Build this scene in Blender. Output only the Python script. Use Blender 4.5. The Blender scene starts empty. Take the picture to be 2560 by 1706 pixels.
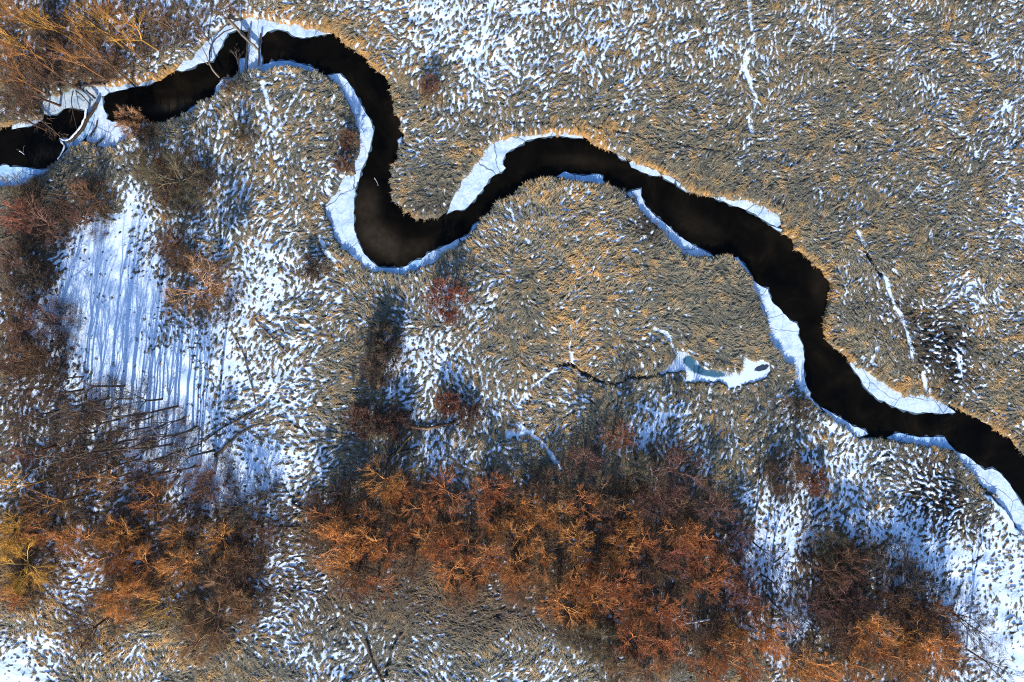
import bpy, bmesh, math, random
import numpy as np
from mathutils import Vector, Matrix
rng = np.random.default_rng(7)
random.seed(7)
scene = bpy.context.scene
COL = scene.collection

# ------------------------------------------------------------------ camera, sky, sun, exposure
CAM_H = 80.0
W_PX, H_PX = 2560.0, 1706.0
S = 120.0 / W_PX                                   # metres on the ground per photograph pixel
cd = bpy.data.cameras.new('camera'); cam = bpy.data.objects.new('camera', cd); COL.objects.link(cam)
cam.location = (0, 0, CAM_H); cam.rotation_euler = (0, 0, 0)
cd.sensor_width = 36.0; cd.lens = 36.0 * CAM_H / 120.0; cd.clip_end = 5000
scene.camera = cam
SUN_EL, SUN_AZ = math.radians(23.5), math.radians(186)
w = bpy.data.worlds.new('World'); scene.world = w; w.use_nodes = True
nt = w.node_tree; bg = nt.nodes['Background']
sky = nt.nodes.new('ShaderNodeTexSky'); sky.sky_type = 'NISHITA'; sky.sun_disc = False
sky.sun_elevation = SUN_EL; sky.sun_rotation = SUN_AZ; sky.altitude = 300; sky.ozone_density = 4.0
nt.links.new(sky.outputs[0], bg.inputs[0]); bg.inputs[1].default_value = 0.15
sd = bpy.data.lights.new('sun', 'SUN'); sun = bpy.data.objects.new('sun', sd); COL.objects.link(sun)
sd.energy = 5.0; sd.angle = math.radians(0.5); sd.color = (1.0, 0.91, 0.80)
sdir = Vector((math.sin(SUN_AZ) * math.cos(SUN_EL), math.cos(SUN_AZ) * math.cos(SUN_EL), math.sin(SUN_EL)))
sun.rotation_euler = sdir.to_track_quat('Z', 'Y').to_euler(); sun.location = sdir * 60
scene.view_settings.view_transform = 'Standard'; scene.view_settings.look = 'None'
scene.view_settings.exposure = 0.75; scene.view_settings.gamma = 1.0
scene.cycles.max_bounces = 4; scene.cycles.diffuse_bounces = 2; scene.cycles.glossy_bounces = 2
scene.cycles.transparent_max_bounces = 4
scene.cycles.filter_width = 1.1; scene.cycles.use_denoising = False

# ------------------------------------------------------------------ small helpers
def X(px): return (px - 1280.0) * S
def Y(py): return (853.0 - py) * S
def Z(ox, oy, pts, k=3.267): return [(ox + a / k, oy + b / k) for a, b in pts]
def sstep(a, b, x):
    t = np.clip((x - a) / (b - a), 0, 1); return t * t * (3 - 2 * t)
def tag(o, label=None, cat=None, group=None, kind=None):
    if label: o['label'] = label
    if cat: o['category'] = cat
    if group: o['group'] = group
    if kind: o['kind'] = kind
    return o
def add_attr_color(me, arr, name='Col'):
    a = me.color_attributes.new(name, 'FLOAT_COLOR', 'POINT')
    rgba = np.ones((len(arr), 4), np.float32); rgba[:, :3] = arr
    a.data.foreach_set('color', rgba.ravel())
def add_attr_float(me, arr, name):
    a = me.attributes.new(name, 'FLOAT', 'POINT'); a.data.foreach_set('value', arr.astype(np.float32).ravel())
def np_mesh(name, co, faces_list, mat, smooth=False, parent=None):
    """faces_list: list of int arrays (n,k)"""
    me = bpy.data.meshes.new(name); co = np.asarray(co, np.float32)
    me.vertices.add(len(co)); me.vertices.foreach_set('co', co.ravel())
    idx = np.concatenate([f.ravel() for f in faces_list]).astype(np.int32)
    tot = np.concatenate([np.full(len(f), f.shape[1], np.int32) for f in faces_list])
    start = np.concatenate([[0], np.cumsum(tot)[:-1]]).astype(np.int32)
    me.loops.add(len(idx)); me.loops.foreach_set('vertex_index', idx)
    me.polygons.add(len(tot)); me.polygons.foreach_set('loop_start', start)
    me.polygons.foreach_set('loop_total', tot)
    if smooth: me.polygons.foreach_set('use_smooth', np.ones(len(tot), bool))
    me.materials.append(mat); me.update(calc_edges=True)
    o = bpy.data.objects.new(name, me); COL.objects.link(o)
    if parent: o.parent = parent
    return o

class NT:
    def __init__(s, name):
        s.m = bpy.data.materials.new(name); s.m.use_nodes = True
        s.t = s.m.node_tree; s.n = s.t.nodes; s.b = s.n['Principled BSDF']
    def add(s, ty, **kw):
        n = s.n.new(ty)
        for k, v in kw.items(): setattr(n, k, v)
        return n
    def link(s, a, b): s.t.links.new(a, b)
    def setin(s, node, name, v): node.inputs[name].default_value = v
    def noise(s, scale, detail=4, rough=0.6, vec=None, dist=0.0):
        n = s.add('ShaderNodeTexNoise'); n.inputs['Scale'].default_value = scale
        n.inputs['Detail'].default_value = detail; n.inputs['Roughness'].default_value = rough
        n.inputs['Distortion'].default_value = dist
        if vec is not None: s.link(vec, n.inputs['Vector'])
        return n.outputs['Fac']
    def ramp(s, fac, stops):
        r = s.add('ShaderNodeValToRGB'); e = r.color_ramp.elements
        e[0].position, e[0].color = stops[0][0], (*stops[0][1], 1)
        e[1].position, e[1].color = stops[-1][0], (*stops[-1][1], 1)
        for p, c in stops[1:-1]:
            q = e.new(p); q.color = (*c, 1)
        s.link(fac, r.inputs[0]); return r.outputs[0]
    def mix(s, fac, a, b, mode='MIX'):
        m = s.add('ShaderNodeMix', data_type='RGBA', blend_type=mode)
        if isinstance(fac, float): m.inputs[0].default_value = fac
        else: s.link(fac, m.inputs[0])
        for v, i in ((a, 6), (b, 7)):
            if isinstance(v, tuple): m.inputs[i].default_value = (*v, 1)
            else: s.link(v, m.inputs[i])
        return m.outputs[2]
    def bump(s, h, strength, dist):
        b = s.add('ShaderNodeBump'); b.inputs['Strength'].default_value = strength
        b.inputs['Distance'].default_value = dist; s.link(h, b.inputs['Height'])
        s.link(b.outputs[0], s.b.inputs['Normal'])
    def pos(s): return s.add('ShaderNodeNewGeometry').outputs['Position']

# ------------------------------------------------------------------ photograph tracings (pixel coordinates of the photograph, laid on the ground)
NORTH = [(-900, 262), (-200, 322), (0, 315), (27, 312), (92, 293), (101, 275), (95, 268), (104, 246), (128, 240), (147, 230), (184, 219), (260, 211), (291, 213),
 (373, 202), (395, 196), (419, 181), (438, 171), (456, 153), (484, 137), (505, 101), (572, 58), (597, 46), (624, 42), (640, 48), (686, 50), (741, 58), (799, 72),
 (814, 77), (851, 92), (870, 110), (900, 132), (915, 147), (949, 181), (971, 208), (980, 242), (986, 275), (1000, 306), (1004, 331), (1003, 361), (989, 392),
 (978, 429), (975, 453), (975, 489), (992, 504), (1017, 529), (1041, 542), (1062, 545), (1099, 541), (1117, 532), (1124, 516), (1145, 474), (1170, 431), (1188, 405),
 (1209, 377), (1234, 357), (1280, 340), (1320, 339), (1381, 329), (1409, 330), (1451, 337), (1470, 346), (1500, 367), (1543, 380), (1565, 395), (1611, 410),
 (1650, 429), (1687, 447), (1721, 474), (1739, 483), (1785, 492), (1855, 498), (1892, 507), (1920, 516), (1935, 529), (1951, 547), (1954, 562), (1961, 581),
 (1984, 596), (1993, 620), (2009, 639), (2036, 657), (2058, 675), (2073, 700), (2076, 721), (2070, 746), (2061, 795), (2067, 829), (2073, 852), (2094, 873),
 (2110, 892), (2128, 906), (2165, 922), (2195, 947), (2226, 970), (2263, 987), (2306, 991), (2342, 996), (2373, 1014), (2398, 1027), (2434, 1039), (2468, 1060),
 (2495, 1079), (2526, 1100), (2547, 1124), (2560, 1132), (2700, 1230), (3400, 1700)]
SOUTH = [(-900, 425), (-200, 480), (0, 467), (25, 466), (67, 456), (101, 435), (129, 413), (153, 386), (171, 370), (190, 361), (211, 352), (233, 364), (266, 370),
 (303, 349), (331, 331), (370, 314), (392, 312), (422, 303), (453, 285), (478, 275), (496, 257), (526, 245), (551, 227), (572, 202), (597, 184), (618, 176),
 (640, 171), (652, 171), (701, 164), (741, 167), (790, 174), (814, 184), (824, 196), (848, 214), (863, 242), (882, 285), (894, 321), (897, 367), (888, 398),
 (885, 432), (860, 443), (839, 478), (811, 513), (824, 553), (839, 590), (854, 620), (882, 642), (906, 666), (934, 672), (971, 679), (1007, 683), (1032, 672),
 (1062, 663), (1099, 648), (1111, 633), (1145, 614), (1173, 590), (1179, 581), (1206, 553), (1228, 535), (1237, 507), (1280, 489), (1298, 473), (1323, 449),
 (1360, 441), (1393, 440), (1451, 454), (1513, 457), (1546, 466), (1571, 483), (1592, 513), (1617, 541), (1647, 571), (1678, 605), (1715, 633), (1751, 642),
 (1782, 639), (1806, 636), (1843, 645), (1862, 669), (1877, 700), (1895, 743), (1914, 792), (1926, 815), (1935, 861), (1957, 895), (1984, 916), (1993, 944),
 (2006, 971), (2024, 993), (2055, 1027), (2091, 1051), (2122, 1075), (2153, 1094), (2189, 1091), (2217, 1097), (2272, 1109), (2333, 1115), (2379, 1124),
 (2398, 1140), (2416, 1167), (2440, 1195), (2471, 1222), (2502, 1253), (2532, 1290), (2560, 1333), (2700, 1440), (3400, 1960)]
CHANNEL = NORTH + SOUTH[::-1]
POND = Z(1280, 800, [(1090, 450), (1250, 400), (1330, 310), (1350, 270), (1420, 255), (1475, 290), (1530, 370), (1560, 390), (1650, 385), (1740, 405), (1850, 430),
 (1890, 390), (1890, 310), (1940, 330), (2000, 350), (2100, 345), (2110, 420), (2050, 490), (1960, 510), (1860, 530), (1800, 550), (1700, 505), (1590, 525),
 (1500, 485), (1420, 500), (1430, 430), (1390, 400), (1200, 440)])
# rows of 80 x 80 photograph pixels: share of ground under snow, in tenths
SNOW = """
34445545434556555544434334333434
23344454401345665454334433333344
23333111322123454433333332223334
22211145423232333223223322223334
22234454322123222222222321133344
11222245324111111222111222223334
11285344534211122222110112222334
12897456532212222222111111222334
27998257754324332122111111222333
48999357753325642212111111322344
28999776543235422222221112232333
24899976652276432222122111222233
34689986542165443313432232111112
34459977643124433213652243411112
34447998862136432212442365543211
33344688752112222112312565754334
23334445631111111111111776676447
13443322431111111111222773158788
14422211353221111111121663136888
22321112652112111111232583244788
86234211354433221332111164232588
87324211245554455421111233222379
""".split()
# blade / drift direction: px, py, degrees (0 = right, 90 = up)
FLOW = [(100, 100, 60), (300, 60, 70), (500, 60, 70), (750, 300, 200), (650, 500, 220), (900, 60, 215), (1150, 80, 250), (1450, 80, 245), (1750, 80, 250),
 (1500, 200, 235), (1150, 250, 215), (1080, 480, 200), (1300, 250, 250), (1700, 280, 215), (1950, 100, 235), (2150, 150, 215), (2450, 80, 230), (2300, 300, 205),
 (2100, 330, 200), (2500, 400, 190), (2350, 550, 175), (2150, 450, 215), (2450, 700, 170), (2250, 720, 130), (2150, 780, 120), (2350, 880, 150), (2480, 950, 200),
 (480, 280, 235), (420, 450, 270), (620, 320, 240), (550, 600, 225), (700, 680, 200), (620, 850, 215), (300, 560, 200), (330, 800, 290), (200, 700, 250),
 (480, 950, 290), (700, 1050, 205), (650, 1180, 160), (900, 750, 120), (1060, 690, 100), (850, 880, 200), (1000, 900, 230), (1200, 820, 220), (1150, 1000, 310),
 (1120, 1120, 290), (1280, 700, 240), (1350, 560, 80), (1450, 600, 15), (1600, 700, 5), (1400, 800, 40), (1700, 800, 335), (1850, 720, 350), (1850, 850, 20),
 (1500, 960, 280), (1620, 1050, 265), (1400, 1020, 20), (1800, 1000, 250), (1850, 1150, 240), (2050, 1050, 220), (2180, 1200, 235), (2080, 1280, 250),
 (2300, 1300, 230), (2450, 1400, 240), (2330, 1180, 120), (100, 1150, 250), (300, 1400, 200), (100, 1600, 140), (350, 1600, 20), (600, 1640, 320),
 (900, 1550, 330), (1000, 1640, 200), (1150, 1560, 165), (1300, 1650, 40), (1350, 1500, 200), (1700, 1600, 270), (2100, 1500, 270), (800, 1450, 330)]
# trails, ditches: kind, width px, points
TRAILS = [
 ('dark', 3.0, [(2085, 0), (2082, 107), (2077, 153), (2070, 199), (2062, 269), (2055, 285), (1996, 340), (1920, 438), (1890, 478)]),
 ('snow', 2.2, [(2086, 0), (2085, 107), (2080, 153), (2072, 199), (2065, 262)]),
 ('dark', 4.5, [(1280, 303), (1320, 306), (1402, 306), (1427, 297), (1452, 322)]),
 ('dark', 4.5, [(1464, 303), (1494, 318), (1555, 330), (1647, 349), (1739, 367), (1830, 380)]),
 ('dark', 8.0, [(1393, 913), (1427, 910), (1451, 929), (1494, 953), (1540, 959), (1571, 942), (1614, 942), (1660, 932), (1712, 922)]),
 ('snow', 6.0, [(1427, 821), (1424, 877), (1430, 907), (1447, 934)]),
 ('snow', 5.0, [(1392, 922), (1345, 955), (1326, 974)]), ('snow', 5.0, [(1315, 985), (1292, 1014)]),
 ('snow', 5.0, [(1632, 821), (1663, 831), (1675, 850), (1690, 888)]),
 ('dark', 5.0, [(1558, 965), (1556, 1000), (1555, 1045)]),
 ('snow', 9.0, [(1871, 0), (1874, 46), (1878, 78)]), ('snow', 9.0, [(1886, 88), (1868, 138), (1862, 175)]),
 ('snow', 7.0, [(1866, 185), (1880, 226), (1889, 245), (1883, 282)]), ('snow', 7.0, [(1876, 295), (1880, 334)]),
 ('snow', 5.5, [(1231, 0), (1215, 76), (1200, 138), (1194, 184), (1191, 239)]),
 ('snow', 5.0, [(888, 73), (915, 98), (946, 122)]), ('snow', 3.5, [(955, 135), (977, 184), (992, 208)]),
 ('snow', 6.0, [(2146, 581), (2165, 620)]), ('dark', 9.0, [(2170, 640), (2202, 690)]), ('snow', 9.0, [(2198, 682), (2222, 715)]),
 ('snow', 7.0, [(2222, 725), (2236, 770), (2258, 795)]), ('snow', 7.0, [(2254, 800), (2272, 844), (2280, 877), (2284, 912)]),
 ('snow', 8.0, [(2310, 930), (2316, 975)]), ('snow', 5.0, [(2190, 855), (2195, 870), (2178, 905)]),
 ('snow', 8.0, [(655, 210), (668, 245), (675, 275)]), ('dark', 5.0, [(1195, 175), (1198, 195), (1190, 225)]),
 ('dark', 3.5, [(2000, 5), (1990, 50), (1965, 110)]), ('snow', 2.5, [(2015, 5), (2005, 50), (1975, 110), (1970, 135)]),
 ('dark', 5.0, [(800, 620), (818, 660), (845, 690)]), ('snow', 8.0, [(800, 590), (815, 630), (840, 655)]),
 ('snow', 4., [(2555, 245), (2480, 290)]), ('snow', 6.0, [(925, 995), (930, 1040), (940, 1065)]),
 ('dark', 10., [(2555, 1325), (2520, 1275), (2480, 1240), (2450, 1215)]), ('snow', 14., [(2470, 1240), (2510, 1285), (2545, 1330)]),
 ('dark', 7.0, [(915, 1599), (931, 1654), (958, 1703)]), ('dark', 7.0, [(1010, 1560), (985, 1610), (965, 1690)]),
 ('snow', 11., [(1595, 1010), (1640, 1035), (1712, 1038)]), ('snow', 8.0, [(1650, 1040), (1620, 1085), (1600, 1120)]),
 ('snow', 14., [(1270, 1085), (1330, 1080)]), ('snow', 9.0, [(1295, 1060), (1360, 1110), (1400, 1170)]),
 ('snow', 13., [(2510, 1480), (2500, 1560), (2495, 1640)]),
 ('dark', 4.0, [(2420, 955), (2450, 930), (2560, 870)]), ('dark', 3.5, [(2050, 560), (2062, 500), (2050, 420)]),
 ('snow', 22., [(870, 450), (855, 520), (865, 585), (890, 640)]), ('snow', 5.0, [(2395, 880), (2410, 960)]),
]
# grass colour by place; bank gold includes painted sunlight, hollow wet ground and painted shade: px, py, rx, ry, kind (gold / dark / olive / soil), weight
PATCH = [(300, 70, 260, 70, 'dark', .55), (520, 30, 90, 30, 'dark', .3), (2350, 860, 75, 80, 'hollow', 1.0), (2250, 780, 60, 50, 'hollow', .45), (2395, 930, 40, 60, 'hollow', .6), (2325, 1225, 60, 80, 'hollow', 1.1), (2375, 1270, 40, 50, 'hollow', .8), (2250, 1150, 60, 30, 'dark', .5), (2440, 1310, 45, 30, 'hollow', .5), (1625, 560, 30, 40, 'hollow', .5),
 (1085, 505, 60, 35, 'dark', .85), (1065, 440, 50, 35, 'olive', .5), (2170, 760, 70, 70, 'dark', .5), (1620, 560, 45, 45, 'dark', .9), (1880, 770, 35, 40, 'dark', .6), (1560, 475, 50, 18, 'dark', 1.0),
 (868, 370, 35, 75, 'dark', .9), (965, 850, 60, 90, 'dark', .45), (1130, 1020, 70, 40, 'dark', .6), (950, 1050, 130, 50, 'dark', .4), (950, 1150, 90, 60, 'dark', .5),
 (2010, 1020, 45, 30, 'dark', .8), (1990, 1200, 60, 80, 'dark', .8), (2200, 1120, 60, 25, 'dark', .5), (130, 520, 120, 90, 'dark', .9), (60, 700, 60, 150, 'dark', .9),
 (100, 900, 80, 120, 'dark', .9), (190, 1100, 160, 120, 'dark', .6), (420, 1150, 100, 60, 'dark', .5), (60, 250, 80, 50, 'dark', .6), (60, 180, 120, 60, 'dark', .6),
 (420, 640, 60, 70, 'dark', .7), (490, 740, 60, 60, 'dark', .7), (140, 395, 60, 40, 'olive', .8), (400, 430, 110, 80, 'olive', .9), (1060, 640, 60, 60, 'olive', .5),
 (1850, 800, 130, 70, 'olive', .9), (1960, 930, 35, 40, 'olive', .9), (1560, 760, 200, 60, 'olive', .5), (1480, 1060, 90, 70, 'olive', .6), (1700, 1130, 120, 50, 'olive', .8), (2140, 1050, 50, 40, 'olive', .4),
 (1200, 1540, 200, 60, 'olive', .9), (1100, 1650, 180, 60, 'olive', .9), (780, 1620, 110, 80, 'olive', .7), (1850, 400, 150, 60, 'olive', .4), (2300, 480, 180, 60, 'olive', .4),
 (1490, 640, 90, 130, 'gold', .7), (1450, 800, 60, 60, 'gold', .8), (1420, 910, 50, 60, 'gold', .8), (1500, 340, 80, 30, 'gold', .9), (1400, 325, 90, 12, 'gold', .8), (930, 160, 60, 60, 'gold', 1.1),
 (760, 60, 90, 16, 'gold', 1.1), (340, 195, 80, 18, 'gold', 1.4), (430, 160, 30, 30, 'gold', 1.2), (620, 30, 60, 16, 'gold', 1.2), (950, 40, 60, 70, 'gold', .5), (1550, 60, 90, 70, 'gold', .4),
 (700, 40, 60, 60, 'gold', .6), (1350, 1030, 80, 90, 'gold', .5), (330, 1400, 150, 100, 'gold', .9), (100, 1450, 120, 90, 'gold', .9), (250, 1580, 130, 70, 'gold', 1.0), (520, 1640, 100, 60, 'gold', .4),
 (1370, 1480, 130, 50, 'gold', .5), (1010, 380, 15, 200, 'gold', .5), (740, 350, 100, 120, 'gold', .15), (1620, 420, 90, 16, 'gold', .8), (1990, 610, 30, 60, 'gold', .7), (2080, 800, 20, 90, 'gold', .7),
 (2220, 960, 110, 20, 'gold', .7), (2480, 1050, 90, 30, 'gold', .8), (1370, 460, 70, 26, 'gold', .6), (1180, 620, 60, 20, 'gold', .4), (470, 730, 70, 70, 'gold', .4), (1720, 1650, 200, 60, 'olive', .6)]

# ------------------------------------------------------------------ fields on one grid: fine in view, stretched out to the distance
D = 0.09
def axis(half, pad, out):
    n = int(round((half + pad) / D)); a = np.arange(-n, n + 1) * D
    ext = []; s = D; p = a[-1]
    while p < out:
        s *= 1.06; p += s; ext.append(p)
    ext = np.array(ext); return np.concatenate([-ext[::-1], a, ext])
gx = axis(60.0, 5.0, 1600.0); gy = axis(40.0, 5.0, 1600.0)
if len(gx) % 2 == 0: gx = gx[:-1]
if len(gy) % 2 == 0: gy = gy[:-1]
NX, NY = len(gx), len(gy)
GX, GY = np.meshgrid(gx, gy); GX = GX.astype(np.float32); GY = GY.astype(np.float32)
PX = GX / S + 1280.0; PY = 853.0 - GY / S

_fx = np.fft.rfftfreq(NX)[None, :]; _fy = np.fft.fftfreq(NY)[:, None]; _f2 = (_fx ** 2 + _fy ** 2)
def gauss(a, sig): return np.fft.irfft2(np.fft.rfft2(a) * np.exp(-2 * (math.pi * sig) ** 2 * _f2), s=(NY, NX))
def noise(sig, sig2=None):
    F = np.fft.rfft2(rng.standard_normal((NY, NX))); k = np.exp(-2 * (math.pi * sig) ** 2 * _f2)
    if sig2: k = k - np.exp(-2 * (math.pi * sig2) ** 2 * _f2)
    r = np.fft.irfft2(F * k, s=(NY, NX)); r -= r.mean(); return (r / r.std()).astype(np.float32)
def seg_dist(px, py, pts, closed=False):
    P = np.array(pts, np.float32); Q = np.roll(P, -1, 0) if closed else P[1:]
    if not closed: P = P[:-1]
    best = np.full(px.shape, 1e12, np.float32)
    for (ax, ay), (bx, by) in zip(P, Q):
        dx, dy = bx - ax, by - ay; L = dx * dx + dy * dy + 1e-9
        t = np.clip(((px - ax) * dx + (py - ay) * dy) / L, 0, 1)
        d = (px - ax - t * dx) ** 2 + (py - ay - t * dy) ** 2
        np.minimum(best, d, out=best)
    return np.sqrt(best)
def inside(px, py, pts):
    r = np.zeros(px.shape, bool); n = len(pts)
    for i in range(n):
        (x1, y1), (x2, y2) = pts[i], pts[(i + 1) % n]
        if y1 == y2: continue
        c = ((y1 > py) != (y2 > py)) & (px < (x2 - x1) * (py - y1) / (y2 - y1) + x1)
        r ^= c
    return r
def up2(a):                                   # half-resolution field back to full (odd sizes)
    o = np.empty((NY, NX), np.float32); o[::2, ::2] = a
    o[1::2, ::2] = (a[:-1] + a[1:]) / 2; o[:, 1::2] = (o[:, :-1:2] + o[:, 2::2]) / 2
    return o
hx, hy = PX[::2, ::2], PY[::2, ::2]
sdf = up2(seg_dist(hx, hy, CHANNEL, True) * np.where(inside(hx, hy, CHANNEL), -1, 1)) * S     # metres, >0 on land
sdf_raw = sdf.copy()
nf1, nf2 = noise(2.0), noise(6.0)
sdf = sdf + 0.07 * nf1 + 0.10 * nf2
psdf = up2(seg_dist(hx, hy, POND, True) * np.where(inside(hx, hy, POND), -1, 1)) * S + 0.10 * nf2 + 0.05 * nf1

# snow share, bicubic-like from the table
tab = np.array([[int(c) for c in r[:32].ljust(32, '3')] for r in SNOW], np.float32) / 10
def table(u, v, T):
    u = np.clip(u, 0, T.shape[1] - 1.001); v = np.clip(v, 0, T.shape[0] - 1.001)
    i, j = u.astype(int), v.astype(int); a, b = sstep(0, 1, u - i), sstep(0, 1, v - j)
    return (T[j, i] * (1 - a) + T[j, i + 1] * a) * (1 - b) + (T[j + 1, i] * (1 - a) + T[j + 1, i + 1] * a) * b
q = table(PX / 80 - 0.5 + 0.35 * nf2 * 0 + 0.25 * noise(16), PY / 80 - 0.5 + 0.25 * noise(16), tab)
q = np.where(q > .75, q + (q - .75) * .5, q) + 0.05 * noise(14)
q = np.clip(np.interp(q, [0, .1, .2, .3, .4, .5, .7, .9, 1.1], [0, .045, .115, .215, .36, .48, .74, .955, 1.1]), 0.012, 0.988)
# flow field
vx = np.zeros_like(hx); vy = np.zeros_like(hx); ws = np.full_like(hx, 1e-9)
for (a, b, ang) in FLOW:
    wgt = np.exp(-((hx - a) ** 2 + (hy - b) ** 2) / (2 * 95.0 ** 2)) + 1e-7
    vx += wgt * math.cos(math.radians(ang)); vy += wgt * math.sin(math.radians(ang)); ws += wgt
ang = up2(np.zeros_like(hx)); vx = up2(vx / ws); vy = up2(vy / ws)
ang = np.arctan2(vy, vx) + 0.38 * noise(22) + 0.40 * noise(8)
gyy, gxx = np.gradient(gauss(np.clip(sdf_raw, -4, 4), 3.0))
gl = np.hypot(gxx, gyy) + 1e-6
nx_, ny_ = -gxx / gl, -gyy / gl                                  # toward the water
bankw = sstep(1.7, 0.5, sdf_raw) * (sdf_raw > -0.5)
fx = np.cos(ang) * (1 - bankw) + nx_ * bankw; fy = np.sin(ang) * (1 - bankw) + ny_ * bankw
fl = np.hypot(fx, fy) + 1e-6; fx = (fx / fl).astype(np.float32); fy = (fy / fl).astype(np.float32)
def lic(a, L, step=1.0):
    acc = a.copy()
    for s in (1, -1):
        ix = np.broadcast_to(np.arange(NX, dtype=np.float32), (NY, NX)).copy(); iy = np.broadcast_to(np.arange(NY, dtype=np.float32)[:, None], (NY, NX)).copy()
        for k in range(L):
            i = np.clip(np.rint(ix), 0, NX - 1).astype(np.int32); j = np.clip(np.rint(iy), 0, NY - 1).astype(np.int32)
            ix += s * step * fx[j, i]; iy += s * step * fy[j, i]
            i = np.clip(np.rint(ix), 0, NX - 1).astype(np.int32); j = np.clip(np.rint(iy), 0, NY - 1).astype(np.int32)
            acc += a[j, i]
    acc -= acc.mean(); return acc / acc.std()
fine = sstep(1500, 2000, PX) * sstep(1000, 700, PY); F0 = noise(1.05, 2.9) * (1 - fine) + noise(.85, 2.3) * fine; F = lic(F0, 2); hs = 0.45 * sstep(.45, .8, q); F = F * (1 - hs) + gauss(F0, .6) * 1.3 * hs + 0.22 * noise(.9, 2.2) + 0.30 * noise(4.0, 12.0); F /= F.std()
G = lic(noise(0.75, 2.2), 6)                                      # combed strands
ps = np.percentile(F[::3, ::3], np.linspace(0, 100, 201))
thr = np.interp(1 - q, np.linspace(0, 1, 201), ps).astype(np.float32)
diff = thr - F                                                    # >0 grass
# trails
sn_t = np.zeros_like(F); dk_t = np.zeros_like(F)
jit = 1.1 * nf1 * 1.4 + 1.3 * nf2
for kind, wd, pts in TRAILS:
    x0, x1 = min(p[0] for p in pts) - 50, max(p[0] for p in pts) + 50; y0, y1 = min(p[1] for p in pts) - 50, max(p[1] for p in pts) + 50
    i0, i1 = np.searchsorted(PX[0], [x0, x1]); j0, j1 = np.searchsorted(-PY[:, 0], [-y1, -y0])
    sl = (slice(j0, j1), slice(i0, i1))
    d = seg_dist(PX[sl], PY[sl], pts) + jit[sl] * min(.75, wd / 7)
    m = sstep(wd * 0.5 + 1.5, wd * 0.5 - 1.0, d) * (.6 if kind == 'dark' and wd < 6 else 1)
    T = sn_t if kind == 'snow' else dk_t
    T[sl] = np.maximum(T[sl], m)
snow = sstep(0.05, -0.05, diff)
snow = np.maximum(snow, sn_t) * (1 - dk_t)
chan = sstep(0.10, -0.05, sdf)
snow = snow * (1 - sstep(0.35, 0.05, sdf) * (1 - sn_t) * 0.85)
# tree shade is left to the renderer; undergrowth only thins the snow through the table above
# colours of grass: palette weights
wt = {k: np.zeros_like(hx) for k in ('gold', 'dark', 'olive', 'hollow')}
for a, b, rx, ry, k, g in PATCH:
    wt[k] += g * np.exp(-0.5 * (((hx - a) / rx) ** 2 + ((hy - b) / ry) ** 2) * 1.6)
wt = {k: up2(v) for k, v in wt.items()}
wt['gold'] = wt['gold'] + 0.75 * sstep(1.3, .5, sdf_raw) * (sdf_raw > -.5) * np.clip(-ny_ * .9 - nx_ * .35, 0, 1)  # extra gold where banks face the sun: sunlight painted into the tall grass
litter = up2(sstep(0.35, 0.9, np.exp(-0.5 * (((hx - 1400) / 620) ** 2 + ((hy - 1420) / 190) ** 2)) + np.exp(-0.5 * (((hx - 260) / 330) ** 2 + ((hy - 1350) / 150) ** 2))
   + np.exp(-0.5 * (((hx - 2220) / 170) ** 2 + ((hy - 1560) / 150) ** 2)) + np.exp(-0.5 * (((hx - 150) / 260) ** 2 + ((hy - 60) / 120) ** 2)) + .8 * np.exp(-0.5 * (((hx - 60) / 120) ** 2 + ((hy - 800) / 300) ** 2))))
c_gold = np.array([0.64, 0.37, 0.13]); c_mid = np.array([0.315, 0.265, 0.17]); c_grey = np.array([0.195, 0.188, 0.142]); c_dark = np.array([0.05, 0.042, 0.035]); c_rust = np.array([0.16, 0.075, 0.03])
n40, n15 = noise(9, 30), noise(3.2, 9)
def grass_col(jx, jy, rnd):
    """jy, jx index arrays; rnd per-sample randomness ~N(0,1)"""
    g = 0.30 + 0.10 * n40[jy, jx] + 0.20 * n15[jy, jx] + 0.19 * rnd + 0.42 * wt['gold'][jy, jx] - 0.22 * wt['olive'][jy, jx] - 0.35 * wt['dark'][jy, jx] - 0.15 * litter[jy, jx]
    t = np.clip(g, 0, 1)[:, None]
    c = np.where(t < .45, c_grey + (c_mid - c_grey) * (t / .45), c_mid + (c_gold - c_mid) * ((t - .45) / .55))
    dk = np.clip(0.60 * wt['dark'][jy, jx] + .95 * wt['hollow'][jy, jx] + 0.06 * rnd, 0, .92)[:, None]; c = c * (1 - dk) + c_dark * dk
    l = (0.55 * litter[jy, jx])[:, None]; c = c * (1 - l) + (c_rust * (0.75 + 0.5 * t)) * l
    return c
jj, ii = np.divmod(np.arange(NX * NY), NX)
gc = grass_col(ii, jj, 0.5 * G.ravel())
gc = gc * (0.50 + 0.16 * np.clip(G.ravel(), -2, 2))[:, None]
dkm = np.clip(dk_t.ravel() * .85 + 0.0, 0, 1)[:, None]; gc = gc * (1 - dkm) + np.array([0.03, 0.024, 0.018]) * dkm
# mud where bank meets the water
mud = sstep(0.05, -0.25, sdf).ravel()[:, None]; gc = gc * (1 - mud) + np.array([0.035, 0.026, 0.016]) * mud
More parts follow.
